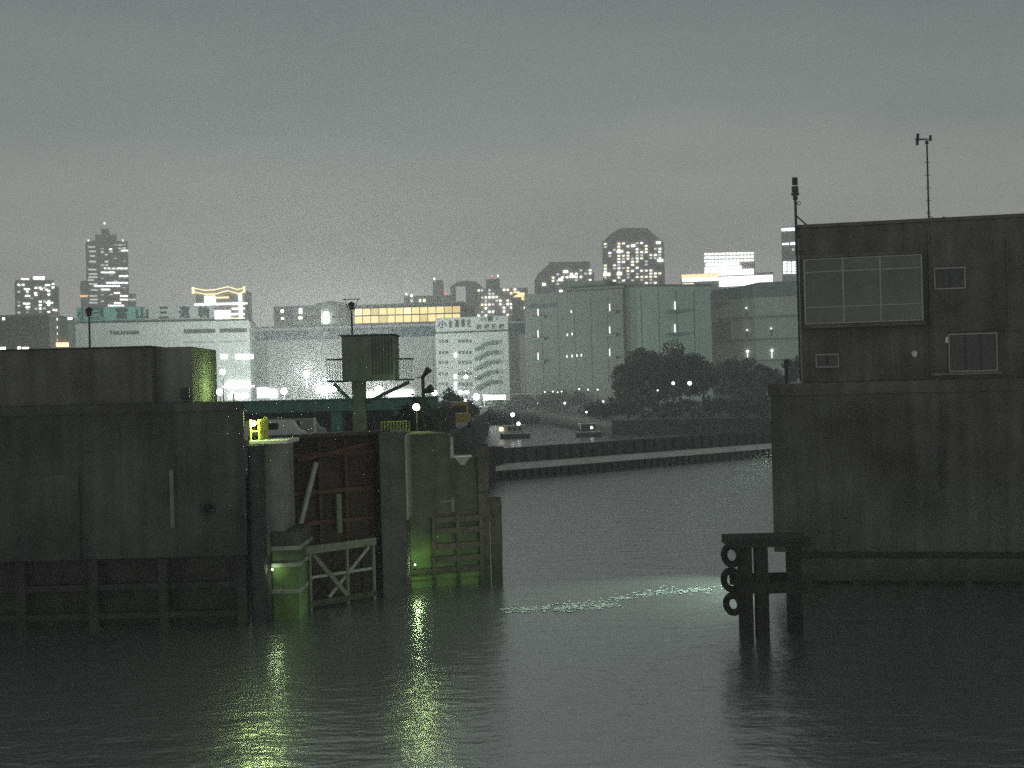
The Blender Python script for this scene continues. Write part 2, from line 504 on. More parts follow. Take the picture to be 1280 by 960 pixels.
# slab landing, corner column, pile
K = thing('landing_column', 'concrete corner column with pale lit side and flat landing slab', 'column', (-8.7, 46, -1.5))
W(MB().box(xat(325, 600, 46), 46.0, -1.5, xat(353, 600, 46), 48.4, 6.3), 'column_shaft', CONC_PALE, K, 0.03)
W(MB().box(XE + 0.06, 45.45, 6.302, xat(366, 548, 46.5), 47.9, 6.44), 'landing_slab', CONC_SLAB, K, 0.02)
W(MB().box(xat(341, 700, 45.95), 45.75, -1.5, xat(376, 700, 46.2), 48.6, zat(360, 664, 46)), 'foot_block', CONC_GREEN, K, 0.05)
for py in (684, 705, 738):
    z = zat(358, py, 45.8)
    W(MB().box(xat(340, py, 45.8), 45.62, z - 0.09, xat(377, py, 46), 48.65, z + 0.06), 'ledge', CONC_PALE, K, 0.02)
PL = thing('steel_pile', 'dark round steel pile standing in water against the pier corner', 'pile', (xat(324, 700, 45.4), 45.35, -1.5))
MB().cyl((0, 0, 0), (0, 0, 7.72), 0.30, n=18).build('pile_shaft', STEEL_DK, PL, smooth=False)
MB().cyl((0, 0, 7.72), (0, 0, 7.78), 0.34, n=18).build('pile_cap', STEEL_DK, PL)
for z in (2.6, 4.6, 6.6):
    MB().cyl((0, 0, z), (0, 0, z + 0.1), 0.325, n=18).build('clamp_band', STEEL_DK, PL)

def railing(name, label, pts, z, h, material, cat='railing', group=None, gap=0.55, curl=False):
    T = thing(name, label, cat, (pts[0][0], pts[0][1], z), 0, group)
    ox, oy = pts[0]
    for i in range(len(pts) - 1):
        a = Vector((pts[i][0] - ox, pts[i][1] - oy, 0)); c = Vector((pts[i + 1][0] - ox, pts[i + 1][1] - oy, 0))
        for k, hh in enumerate((h, h * 0.52)):
            MB().cyl(a + Vector((0, 0, hh)), c + Vector((0, 0, hh)), 0.032, n=8).build('rail', material, T)
        n = max(1, round((c - a).length / gap))
        for j in range(n + (1 if i == len(pts) - 2 else 0)):
            q = a.lerp(c, j / n)
            MB().cyl(q, q + Vector((0, 0, h + (0.12 if curl else 0.0))), 0.034, n=8).build('post', material, T)
    if curl:
        q = c + Vector((0, 0, h + 0.12))
        MB().cyl(q, q + Vector((-0.12, 0, 0.06)), 0.034, n=8).build('hook', material, T)
    return T
railing('safety_railing', 'yellow railing around a ladder head on the lit landing slab',
        [(XE + 0.1, 45.65), (xat(325, 548, 45.9), 45.75), (xat(325, 548, 45.9) - 0.05, 47.6)], 6.44, 0.62, YELLOW, gap=0.33, curl=True)

# ------------------------------------------------------------------ gate leaf in its recess
GA = Vector((xat(372, 620, 48.8), 48.8)); GB = Vector((xat(480, 620, 51.2), 51.2))
gd = (GB - GA); gl = gd.length; gd.normalize()
GT = thing('gate_leaf', 'rust red steel gate leaf folded into its recess between two columns', 'gate', (GA.x, GA.y, 0), math.atan2(gd.y, gd.x))
MB().box(-1.2, 0.9, -1.5, gl + 0.6, 1.1, 6.35).build('skin_plate', mat('dark skin plate', (0.05, 0.035, 0.03), 0.8, 0.4, 1.4, 0.3, streak=0.5), GT)
for k, z in enumerate((5.6, 4.15, 2.95)):
    MB().box(-0.2, 0.45, z, gl, 0.9, z + 0.16).build('girder', STEEL_RED, GT)
for k in range(4):
    x = 0.1 + k * (gl - 0.3) / 3
    MB().box(x, 0.62, 2.2, x + 0.14, 0.9, 6.2).build('stiffener', STEEL_RED, GT)
MB().cyl((gl * 0.5, 0.25, 2.6), (gl * 0.5, 0.25, 4.1), 0.12, n=10).build('lifting_strut', STEEL_PALE, GT)
MB().cyl((0.95, 0.2, 5.4), (0.05, 0.2, 2.6), 0.11, n=10).build('diagonal_brace', STEEL_GRY, GT)
MB().bar((0.2, 0.3, 5.5), (gl, 0.3, 6.1), 0.12).build('top_brace', STEEL_RED, GT)
MB().box(-1.2, 0.35, 6.36, gl + 0.6, 1.6, 6.5).build('walkway', STEEL_DK, GT)

# timber-and-steel guide frame in front of the leaf, just above water
FA = on(383, 757, 0.2); FB = on(470, 742, 0.2)
fd = Vector((FB.x - FA.x, FB.y - FA.y)); fl = fd.length; fd.normalize()
FT = thing('guide_frame', 'pale braced steel guide frame standing at the waterline below the gate', 'frame', (FA.x, FA.y, 0), math.atan2(fd.y, fd.x))
ZF = zat(425, 682, 48.7)
MB().box(-0.1, -0.1, ZF - 0.16, fl + 0.02, 0.15, ZF + 0.14).build('top_beam', STEEL_PALE, FT, bevel=0.02)
MB().box(-0.1, -0.1, 0.12, fl, 0.15, 0.34).build('bottom_beam', TIMBER, FT, bevel=0.02)
MB().box(0.3, -0.02, 1.16, fl, 0.1, 1.26).build('middle_rail', STEEL_GRY, FT)
for x in (0.18, fl * 0.58, fl * 0.97):
    MB().box(x - 0.045, -0.08, -1.4, x + 0.045, 0.02, ZF - 0.17).build('upright', STEEL_PALE, FT)
MB().bar((0.35, -0.05, ZF - 0.2), (fl * 0.56, -0.05, 0.36), 0.06, 0.16).build('diagonal', STEEL_PALE, FT)
MB().bar((fl * 0.93, 0.06, ZF - 0.2), (fl * 0.33, 0.06, 0.36), 0.05, 0.12).build('diagonal', STEEL_GRY, FT)

# dark column between recess and outer wall
X1 = xat(476, 640, 50.3); X2 = xat(507, 640, 50.3)
Cc = thing('recess_column', 'dark concrete column with its lit side painted pale beside the gate recess', 'column', ((X1 + X2) / 2, 50.3, -1.5))
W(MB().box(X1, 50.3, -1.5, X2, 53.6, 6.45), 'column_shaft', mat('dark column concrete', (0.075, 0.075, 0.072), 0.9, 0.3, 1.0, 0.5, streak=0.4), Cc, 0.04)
W(MB().box(X2 + 0.004, 50.45, zat(512, 648, 51), X2 + 0.1, 53.0, 6.35), 'lit_side_strip', CONC_PALE, Cc, 0.02)  # lamplight on the right face, put in as a paler strip

# outer weedy wall with fender timbers
A0 = on(511, 736, 0.0); A1 = on(602, 729, 0.0)
ad_ = Vector((A1.x - A0.x, A1.y - A0.y)); al = ad_.length; ad_.normalize()
O = thing('weedy_wall', 'green weed-covered concrete wall end with stacked fender timbers', 'wall', (A0.x, A0.y, 0), math.atan2(ad_.y, ad_.x))
MB().box(0.0, 0, -1.5, al * 0.62, 3.6, 6.3).build('tall_block', CONC_GREEN, O, bevel=0.04)
MB().box(al * 0.62 + 0.004, 0.05, -1.5, al + 0.35, 3.4, 5.25).build('low_block', CONC_GREEN, O, bevel=0.04)
zf = lambda py: zat(560, py, (A0.y + A1.y) / 2)
for (py0, py1, s0, s1) in ((645, 652, .36, 1.0), (659, 666, .36, 1.0), (678, 685, .36, .98), (694, 701, .30, 1.0), (708, 714, .0, 1.0)):
    for (a_, b_) in ((s0, .66), (.668, s1)):
        MB().box(al * a_, -0.30, zf(py1), al * b_, -0.02, zf(py0)).build('fender_timber', TIMBER, O, bevel=0.02)
for s_ in (0.33, 0.66, 0.98):
    MB().box(al * s_ - 0.07, -0.34, -1.4, al * s_ + 0.07, -0.305, zf(644)).build('timber_post', TIMBER, O)
MB().box(0.02, -0.12, zf(722), al * 0.98, -0.003, zf(716)).build('weed_ledge', CONC_GREEN, O, bevel=0.02)
MB().box(al * 0.60, -0.07, zf(640), al * 0.645, -0.003, zf(622)).build('ladder_bracket', STEEL_PALE, O)
MB().box(al * 0.45, -0.05, zf(628), al * 0.598, -0.003, zf(625)).build('ladder_rung', STEEL_PALE, O)
# small white platform and post
sp0 = at(578, 571, 53.0)
S = thing('white_bollard_platform', 'small white topped mooring bracket on the wall end', 'bracket', (sp0.x, 53.2, 5.25))
MB().box(-0.38, -0.3, 0.02, 0.38, 0.35, 0.08).build('top_plate', WHITEP, S)
MB().prism([(-0.22, -0.2), (0.2, -0.2), (0.2, 0.2), (-0.22, 0.2)], 0.0, 0.02).build('seat_plate', STEEL_GRY, S)
MB().add([(-0.3, -0.28, 0.0), (0.3, -0.28, 0.0), (0.08, -0.28, -0.3), (-0.08, -0.28, -0.3), (-0.3, -0.22, 0.0), (0.3, -0.22, 0.0), (0.08, -0.22, -0.3), (-0.08, -0.22, -0.3)],
         [(0, 3, 2, 1), (4, 5, 6, 7), (0, 1, 5, 4), (1, 2, 6, 5), (2, 3, 7, 6), (3, 0, 4, 7)]).build('gusset', STEEL_GRY, S)
wp = at(565.5, 575, 53.0)
S2 = thing('gauge_post', 'thin white water gauge post beside the mooring bracket', 'post', (wp.x, 52.9, 5.25))
MB().box(-0.06, -0.03, 0.0, 0.06, 0.03, zat(565, 546, 52.9) - 5.25).build('gauge_board', STEEL_GRY, S2)
MB().box(-0.1, -0.06, 0.0, 0.1, 0.06, 0.04).build('foot_plate', STEEL_GRY, S2)
# two end posts in the water
for (pa, pb, ptop, Y, lab) in ((599, 612, 556, 53.3, 'taller dark timber mooring post at the end of the weedy wall'),
                               (613, 627, 623, 53.6, 'shorter dark timber mooring post, outermost in the water')):
    xa_, xb_ = xat(pa, 660, Y), xat(pb, 660, Y)
    T = thing('mooring_post', lab, 'post', ((xa_ + xb_) / 2, Y, -1.5))
    h = zat((pa + pb) / 2, ptop, Y) + 1.5
    w = (xb_ - xa_) / 2
    MB().prism([(-w, -w * .8), (w, -w * .8), (w, w * .8), (-w, w * .8)], 0, h).build('post_shaft', TIMBER, T, bevel=0.03)
    MB().prism([(-w * 1.06, -w * .9), (w * 1.06, -w * .9), (w * 1.06, w * .9), (-w * 1.06, w * .9)], h + .002, h + 0.05).build('post_cap', STEEL_DK, T)
    for z in (h - 0.6, h - 2.0):
        MB().prism([(-w * 1.04, -w * .86), (w * 1.04, -w * .86), (w * 1.04, w * .86), (-w * 1.04, w * .86)], z, z + 0.09).build('iron_band', STEEL_DK, T)
    MB().box(w * 0.95, -0.03, h * 0.55, w * 1.1, 0.03, h - 0.1).build('rub_strip', STEEL_PALE, T)

# gauge house: box on a single column with side balconies
gy = 58.0
gb = at(464.5, 475, gy)
GH = thing('gauge_house', 'dark boxy gauge house on one column with side balconies', 'gauge house', (gb.x, gy, 4.4))
hw = (xat(497, 450, gy) - xat(432, 450, gy)) / 2
zlo = zat(464, 476, gy) - 4.4; zhi = zat(464, 421, gy) - 4.4
HOUSEM = mat('gauge house cladding', (0.13, 0.145, 0.14), 0.7, 0.25, 2.0, 0.2, streak=0.3)
MB().box(-hw, -1.1, zlo, hw, 1.1, zhi).build('cabin', HOUSEM, GH, bevel=0.03)
MB().box(-hw - 0.06, -1.16, zhi + .002, hw + 0.06, 1.16, zhi + 0.07).build('roof', STEEL_DK, GH)
for k in range(7):
    x = hw * 0.15 + k * hw * 0.12
    MB().box(x, -1.125, zlo + 0.25, x + 0.05, -1.102, zhi - 0.12).build('louvre', STEEL_DK, GH)
cx = xat(449.5, 510, gy) - gb.x
MB().box(cx - 0.28, -0.4, 0, cx + 0.28, 0.4, zlo - 0.002).build('column', HOUSEM, GH, bevel=0.03)
for s_, ext in ((-1, 0.72), (1, 0.70)):
    xe = s_ * hw
    MB().box(min(xe, xe + s_ * ext) + .003, -0.8, zlo - 0.02, max(xe, xe + s_ * ext) - .003, 0.8, zlo + 0.05).build('balcony_floor', STEEL_DK, GH)
    bal = MB()
    top = zlo + (1.0 if s_ < 0 else 0.95)
    bal.bar((xe, -0.78, top), (xe + s_ * ext, -0.78, top), 0.04)
    bal.bar((xe, 0.78, top), (xe + s_ * ext, 0.78, top), 0.04)
    bal.bar((xe + s_ * ext, -0.78, top), (xe + s_ * ext, 0.78, top), 0.04)
    rail_o = bal.build('balcony_rail', STEEL_DK, GH)
    for j in range(6):
        q = xe + s_ * ext * (j + 1) / 6
        MB().bar((q, -0.78, zlo + 0.05), (q, -0.78, top), 0.025).build('baluster', STEEL_GRY, rail_o)
    MB().bar((cx + s_ * 0.28, 0, zlo - 1.0), (xe + s_ * ext * 0.75, 0, zlo - 0.1), 0.12, 0.16).build('bracket_arm', TEAL if s_ < 0 else STEEL_DK, GH)

# service post with a loudspeaker arm
vp = at(523, 520, 56.5)
V = thing('loudspeaker_post', 'dark post with angled loudspeaker horns beside the gauge house', 'post', (vp.x, 60, 4.4))
zt = zat(523, 470, 60) - 4.4
MB().cyl((0, 0, 0), (0, 0, zt), 0.09, 0.08, 10).build('pole', STEEL_DK, V)
MB().cyl((-0.02, -0.1, zt - 0.05), (0.32, -0.25, zt + 0.3), 0.07, 0.17, 12).build('horn', STEEL_DK, V)
MB().cyl((0.05, 0, zt - 0.75), (0.42, -0.15, zt - 0.6), 0.08, 0.22, 12).build('horn', STEEL_DK, V)
MB().box(-0.2, -0.12, zt - 1.9, 0.2, 0.12, zt - 1.05).build('control_box', STEEL_DK, V, bevel=0.02)
MB().bar((-0.3, 0, zt - 0.1), (0.1, 0, zt - 0.02), 0.05).build('cross_arm', STEEL_DK, V)

# ------------------------------------------------------------------ RIGHT PIER and gate house
RA = Vector((xat(965.5, 620, 51.0), 51.0)); RB = Vector((xat(1280, 620, 49.0), 49.0))
rd = (RB - RA).normalized(); rzr = math.atan2(rd.y, rd.x)
RP = thing('floodgate_pier', 'tall dark concrete pier below the two-storey control building', 'pier', (RA.x, RA.y, 0), rzr)
MB().prism([(0, 0), (30, 0), (30, 16), (4.2, 16)], zat(1100, 690, 50.2), 7.75).build('upper_wall', CONC_R, RP, bevel=0.05)
MB().box(-0.06, -0.09, 7.48, 30, -0.003, 7.96).build('coping', CONC_R, RP, bevel=0.02)
MB().prism([(-0.06, -0.003), (30, 0.0), (30, 16), (4.1, 16)], 7.752, 7.962).build('deck_slab', CONC_R, RP)
MB().prism([(0.5, 0.35), (30, 0.35), (30, 15), (4.4, 15)], -1.5, zat(1100, 690, 50.2) - .004).build('base_wall', CONC_LOW, RP, bevel=0.03)
z0_ = zat(1100, 726, 50.2); z1_ = zat(1100, 698, 50.2)
MB().box(0.6, 0.02, z0_, 30, 0.345, z1_).build('waler', CONC_PALE if False else CONC_R, RP, bevel=0.03)
for k in range(9):
    MB().box(0.9 + k * 2.1, 0.0, -1.4, 1.2 + k * 2.1, 0.34, z0_ - .004).build('fender_post', TIMBER, RP, bevel=0.02)
fr = Facade(965.5, 51.0, 1280, 49.0, 0, 620)
u, z = fr.uv(1178, 580)
MB().box(u - 0.09, -0.1, z - 0.9, u + 0.09, -0.003, z + 0.7).build('drain_channel', STEEL_DK, RP)
for px in (1040, 1120, 1235):
    u = fr.uv(px, 600)[0]
    MB().box(u - 0.02, -0.02, z1_ + 0.4, u + 0.02, -0.002, 7.4).build('formwork_rib', CONC_R, RP)

# gate house on the right pier
fb = Facade(1001, 52.3, 1280, 50.5, 7.962, 380)
GHs = fb.thing('control_building', 'two-storey dark gate control building with a wide glazed bay', 'building')
ztop = fb.uv(1001, 281)[1]
MB().box(0, 0, 0.002, 22, 9, ztop - 0.15).build('wall', WALLM, GHs, bevel=0.03)
MB().box(-0.06, -0.06, ztop - 0.148, 22, 9.06, ztop).build('roof_parapet', mat('parapet render', (0.125, 0.117, 0.107), 0.9, 0.2, 1.0, 0.3, streak=0.3), GHs, bevel=0.02)
# glazed bay
u0, zt0 = fb.uv(1003, 321); u1, _ = fb.uv(1151, 321); zb0 = fb.uv(1080, 405)[1]; zt0 = fb.uv(1080, 322)[1]
BAY = MB().box(u0, -0.55, zb0, u1, -0.003, zt0).build('bay_core', WALLM, GHs)
MB().box(u0 - 0.05, -0.72, zt0 + .002, u1 + 0.06, -0.003, zt0 + 0.12).build('bay_canopy', WALLM, GHs, bevel=0.01)
MB().box(u0 - 0.05, -0.70, zb0 - 0.14, u1 + 0.06, -0.003, zb0 - .002).build('bay_sill', WALLM, GHs, bevel=0.01)
us = [u0 + 0.05, fb.uv(1054, 360, -0.6)[0], fb.uv(1100.5, 360, -0.6)[0], u1 - 0.05]
zs = [zb0 + 0.06, fb.uv(1080, 382, -0.6)[1], fb.uv(1080, 337.5, -0.6)[1], zt0 - 0.04]
for i in range(3):
    for j in range(3):
        piece('pane', GLASS_BAY, GHs, us[i] + 0.03, -0.60, zs[j] + 0.03, us[i + 1] - 0.03, -0.555, zs[j + 1] - 0.03)
for uu in us:
    piece('mullion', FRAME, GHs, uu - 0.03, -0.64, zs[0] - 0.03, uu + 0.03, -0.553, zs[3] + 0.03)
for zz in zs:
    piece('transom', FRAME, GHs, us[0] - 0.03, -0.632, zz - 0.025, us[3] + 0.03, -0.5535, zz + 0.025)
def house_window(x0, y0, x1, y1, label, lit=False, n=2):
    ua, za = fb.uv((x0 + 0), (y0 + y1) / 2); ub, _ = fb.uv(x1, (y0 + y1) / 2)
    zt_ = fb.uv((x0 + x1) / 2, y0)[1]; zb_ = fb.uv((x0 + x1) / 2, y1)[1]
    w = MB()
    e = 0.05
    w.box(ua - e, -0.09, zb_ - e, ub + e, -0.003, zb_).box(ua - e, -0.09, zt_, ub + e, -0.003, zt_ + e)
    w.box(ua - e, -0.088, zb_, ua, -0.003, zt_).box(ub, -0.088, zb_, ub + e, -0.003, zt_)
    wo = w.build('window', mat('pale window frame', (0.30, 0.31, 0.29), 0.5, 0.1, 3.0) if y0 < 400 else FRAME, GHs)
    if label: wo['label'] = label
    for k in range(n):
        a_ = ua + (ub - ua) * k / n; c_ = ua + (ub - ua) * (k + 1) / n
        piece('pane', GLASS_DK, wo, a_ + 0.02, -0.05, zb_ + 0.003, c_ - 0.02, -0.004, zt_ - 0.003)
    return wo
house_window(1169, 336, 1205, 360, 'small upper window with pale frame')
house_window(1021, 444, 1047, 458, 'small lower window with pale frame', n=2)
house_window(1187, 418, 1245, 463, 'wide lower window', n=3)
for (px, py, r_) in ((1143, 442, 0.12),):
    u, z = fb.uv(px, py)
    MB().cyl((u, -0.02, z), (u, -0.2, z - 0.05), 0.13, 0.09, 10).build('bulkhead_lamp', WHITEP, GHs)
u, z = fb.uv(1183, 425)
MB().box(u - 0.04, -0.12, z - 0.12, u + 0.04, -0.003, z + 0.12).build('switch_box', WHITEP, GHs)
ua, za = fb.uv(1186, 412); ub, zb9 = fb.uv(1285, 410)
MB().box(ua, -0.07, zb9 - 0.05, 20, -0.003, zb9 + 0.03).build('string_course', WALLM, GHs)
ua, za = fb.uv(1165, 468.5)
MB().box(ua, -0.12, za - 0.03, ua + 2.6, -0.003, za + 0.05).build('base_sill', mat('pale sill', (0.2, 0.2, 0.18), 0.9, 0.3, 3.0), GHs)
for px_, y0_, y1_ in ((1160, 290, 468), (1258, 300, 410)):
    ua, za = fb.uv(px_, y0_); _, zb9 = fb.uv(px_, y1_)
    MB().cyl((ua, -0.06, max(zb9, 0.05)), (ua, -0.06, za), 0.04, n=8).build('conduit', WALLM, GHs)
u, z = fb.uv(1001, 300)
MB().box(-0.14, -0.05, 0.1, -0.065, 0.1, ztop - 0.4).build('downpipe', STEEL_DK, GHs)
for (px, py, lab) in ((1202, 268, 'orange roof beacon nearest the wind vane mast'), (1272, 265, 'orange roof beacon farther along the parapet from the wind vane')):
    p = at(px, py, 53.5)
    T = thing('roof_beacon', lab, 'beacon', (p.x, 53.5, fb.o.z + ztop), 0, 'orange beacons on the roof')
    MB().cyl((0, 0, -0.02), (0, 0, 0.14), 0.05, n=8).build('base', STEEL_DK, T)
    MB().ball((0, 0, 0.19), 0.07).build('lens', G_ORANGE, T)
# mast on the left corner of the house
zr = fb.o.z + ztop
mp_ = at(995.5, 300, 52.2)
MA = thing('siren_mast', 'dark mast with stacked siren cylinders at the corner of the control building', 'mast', (mp_.x, 52.2, zat(996, 320, 52.2)))
h = zat(995, 222, 52.2) - MA.location.z
MB().cyl((0, 0, 0), (0, 0, h - 0.9), 0.055, n=10).build('pole', STEEL_DK, MA)
for (a_, b_, r_) in ((0.0, 0.3, 0.115), (0.36, 0.58, 0.14), (0.62, 0.72, 0.16), (0.76, 0.9, 0.10)):
    MB().cyl((0, 0, h - b_), (0, 0, h - a_), r_, n=14).build('siren_drum', STEEL_DK, MA)
MB().torus((0.14, 0, h - 1.05), (0, 1, 0), 0.07, 0.015, 14, 6).build('cable_loop', STEEL_DK, MA)
MB().bar((0.03, 0, zat(997, 270, 52.2) - MA.location.z), (0.52, 0.3, zr - MA.location.z), 0.045).build('stay', STEEL_DK, MA)
for zz in (0.15, 0.75):
    MB().box(0.0, -0.04, zz, 0.2, 0.04, zz + 0.07).build('wall_clamp', STEEL_DK, MA)
# anemometer mast
ap = at(1161, 270, 52.4)
AM = thing('anemometer_mast', 'thin mast carrying a propeller wind vane on the control building roof', 'mast', (ap.x, 52.4, zr))
h = zat(1161, 180, 52.4) - zr
MB().cyl((0, 0, 0), (0, 0, h), 0.04, 0.035, 10).build('pole', STEEL_DK, AM)
for k in range(5):
    MB().bar((-0.12, 0, 0.35 + k * 0.52), (0.12, 0, 0.35 + k * 0.52), 0.02).build('step_rung', STEEL_DK, AM)
MB().cyl((0, 0, h), (0, 0, h + 0.14), 0.07, n=12).build('bearing', STEEL_DK, AM)
MB().cyl((-0.36, 0, h + 0.2), (0.18, 0, h + 0.2), 0.04, 0.02, n=10).build('vane_body', STEEL_DK, AM)
pr = MB()
for k in range(4):
    a_ = k * math.pi / 2 + 0.3
    q = Vector((-0.38, 0, h + 0.2))
    e = Vector((0, math.cos(a_), math.sin(a_)))
    pr.bar(q, q + e * 0.24, 0.11, 0.03)
pr.cyl((-0.45, 0, h + 0.2), (-0.34, 0, h + 0.2), 0.03, 0.05)
pr.build('propeller', STEEL_DK, AM)
MB().box(0.1, -0.012, h + 0.12, 0.2, 0.012, h + 0.36).build('tail_fin', STEEL_DK, AM)
MB().bar((0, 0, 0.25), (0.42, 0, 0.02), 0.03).build('stay', STEEL_DK, AM)
MB().torus((0.62, 0, 0.08), (0, 1, 0), 0.1, 0.02, 14, 6).build('cable_coil', STEEL_DK, AM)
# short post on the right pier deck
pp = at(983, 474, 52.0)
PO = thing('deck_post', 'short stubby dark post on the pier deck left of the control building', 'post', (pp.x, 52.0, 7.962))
MB().cyl((0, 0, 0), (0, 0, 0.72), 0.07, n=10).build('post_shaft', STEEL_DK, PO)
MB().box(-0.11, -0.1, 0.72, 0.11, 0.1, 0.98).build('post_head', STEEL_DK, PO, bevel=0.02)

# ------------------------------------------------------------------ dolphin with tyres
dz = zat(960, 673.5, 40.1)
D = thing('mooring_dolphin', 'dark timber mooring dolphin on square piles before the right pier', 'dolphin', (at(960, 797, 40.3).x, 40.3, -1.5))
zb = D.location.z
dx0, dx1 = xat(911, 675, 40.3) - D.location.x, xat(1010, 675, 40.3) - D.location.x
for k in range(4):                                     # deck planks
    MB().box(dx0, -0.2 + k * 0.42, dz - 0.27 - zb, dx1 + 0.05, -0.2 + k * 0.42 + 0.39, dz - zb).build('deck_plank', DECKT, D, bevel=0.02)
for (pa, pb, Y) in ((925, 941, 40.3), (945.5, 961, 40.3), (986, 1003, 41.0)):
    xa_, xb_ = xat(pa, 730, Y) - D.location.x, xat(pb, 730, Y) - D.location.x
    y_ = Y - 40.3
    MB().box(xa_, y_, 0, xb_, y_ + 0.42, dz - 0.275 - zb).build('pile', DECKT, D, bevel=0.02)
zc0, zc1 = zat(955, 742, 40.2) - zb, zat(955, 728, 40.2) - zb
MB().box(dx0 + 0.1, -0.16, zc0, dx1 - 0.1, -0.004, zc1).build('cross_beam', DECKT, D, bevel=0.02)
MB().box(dx0 + 0.2, 1.15, zc0 + .1, dx1 - 0.1, 1.3, zc1 + .1).build('cross_beam', DECKT, D, bevel=0.02)
for (pa, pb, Y, a_, b_) in ((912, 1012, 40.2, 663.5, 668.5),):
    railo = MB().bar((dx0, 0, dz - zb + 0.10), (dx0 + 0.9, 0, dz - zb + 0.10), 0.03).build('toe_rail', STEEL_DK, D)
for (px, py, r_, which) in ((914.5, 694, 0.30, 'topmost'), (914.5, 725, 0.31, 'middle'), (916.5, 755, 0.28, 'lowest')):
    p = at(px, py, 40.35)
    tw = thing('tyre_fender', which + ' of the three black rubber tyres hung on the mooring dolphin', 'tyre', (p.x, 40.35, p.z), R(18), 'tyres hung on the dolphin')
    MB().torus((0, 0, 0), (1, 0.45, 0), r_, 0.095, 24, 10).build('tyre', RUBBER, tw, smooth=True)
    MB().bar((0.0, 0, r_), (0.12, 0, r_ + 0.2), 0.03).build('rope', STEEL_DK, tw)
    MB().torus((0, 0, 0), (1, 0.45, 0), r_ - 0.1, 0.025, 24, 6).build('bead', RUBBER, tw, smooth=True)
SB = thing('pier_step', 'small dark mooring step fixed between dolphin and pier', 'step', (at(1016, 707, 48.5).x, 48.5, zat(1016, 716, 48.5)))
MB().box(-0.3, -0.3, 0.0, 0.3, 1.6, 0.25).build('tread', TIMBER, SB, bevel=0.02)
MB().box(-0.25, 1.2, -2.6, 0.25, 1.6, -0.004).build('riser_post', TIMBER, SB, bevel=0.02)

# ------------------------------------------------------------------ breakwater
BA = on(600, 602.5, 0.0); BB = on(963, 570.5, 0.0)
bd = Vector((BB.x - BA.x, BB.y - BA.y)); bl0 = bd.length; bd.normalize()
BR = thing('breakwater', 'long stepped sheet-pile breakwater with a pale ledge across the channel', 'breakwater', (BA.x, BA.y, -1.5), math.atan2(bd.y, bd.x))
zl = zat(630, 582.5, BA.y + 1.5) + 1.5
zpz = zat(640, 561, BA.y + 4) + 1.5
LEDGE = mat('breakwater ledge concrete', (0.62, 0.66, 0.6), 0.8, 0.2, 0.4, 0.2)
MB().box(-14, 0.18, 0, bl0 + 45, 5.0, zl - 0.422).build('core_wall', STEEL_DK, BR)
n = 150
MB().box(-14, -0.1, zl - 0.42, bl0 + 45, 2.6, zl).build('ledge', LEDGE, BR, bevel=0.02)
for k in range(95):                                     # the sheet piles, each one proud of the wall
    x = -13.6 + k * 0.95
    piece('sheet_pile', STEEL_DK, BR, x, 0.0, 0.0, x + 0.55, 0.179, zl - 0.43)
MB().box(-14, 2.75, zl - 0.21, bl0 + 45, 3.1, zpz).build('parapet', mat('parapet concrete', (0.085, 0.085, 0.08), 0.9, 0.3, 0.7, 0.3, streak=0.3), BR)
for k in range(60):
    x = -13.2 + k * 1.5
    piece('parapet_pilaster', CONC_LOW, BR, x, 2.6, zl + 0.003, x + 0.28, 2.748, zpz - 0.1)
mk = on(617.5, 573, 1.3)
MKR = thing('marker_post', 'short white marker post at the near end of the breakwater', 'post', (mk.x, mk.y, zl - 1.5))
MB().box(-0.18, -0.15, 0, 0.18, 0.15, 1.2).build('marker_board', WHITEP, MKR)
MB().cyl((0, 0.2, 0), (0, 0.2, 1.3), 0.06).build('marker_pole', STEEL_DK, MKR)

# ------------------------------------------------------------------ teal bridge over the yard
TB = thing('girder_bridge', 'low teal steel girder bridge across the yard behind the gate', 'bridge', (-20, 118, 4.4))
xl, xr_ = xat(302, 505, 118) + 20, xat(546, 505, 118) + 20
zt_ = zat(420, 500, 118) - 4.4; zb_ = zat(420, 514, 118) - 4.4
MB().box(xl - 20, 0, zb_, xr_, 3.0, zt_).build('girder', TEAL, TB)
MB().box(xl - 20, -0.25, zt_ + .002, xr_ + 0.2, 3.2, zt_ + 0.12).build('deck', TEAL, TB)
for k in range(16):
    x = xl + k * (xr_ - xl) / 15
    piece('web_stiffener', TEAL, TB, x - 0.06, -0.12, zb_ + 0.02, x + 0.06, -0.002, zt_ - 0.02)
for px in (420, 500):
    x = xat(px, 520, 118) + 20
    MB().box(x - 0.5, 0.3, 0, x + 0.5, 2.6, zb_ - .003).build('support', TEAL, TB)

YW = thing('cover_wall', 'long low dark wall added to hide lit ground under the teal bridge', 'wall', (-20, 121.8, 4.4))
MB().box(-6, 0, 0, xr_ + 1.5, 0.4, zat(420, 513, 122) - 4.4).build('wall_panel', DKWALL, YW)  # added wall, covers the strongly lit ground behind the bridge
for k in range(6):
    MB().box(-5 + k * 3.1, -0.15, 0, -4.6 + k * 3.1, -0.003, zat(420, 514, 122) - 4.4).build('buttress', DKWALL, YW)
# ------------------------------------------------------------------ mid-distance buildings
def roofline(F, T, x0, y0, x1, y1, name, material, th=0.4):
    pass
def vlamp(F, T, px, py0, py1, w=1.3, material=None, inset=0.0):
    return F.rect(T, 'wall_lamp', material or G_SMALL, px - w / 2, py0, px + w / 2, py1, proud=0.35, deep=0.1, inset=inset)

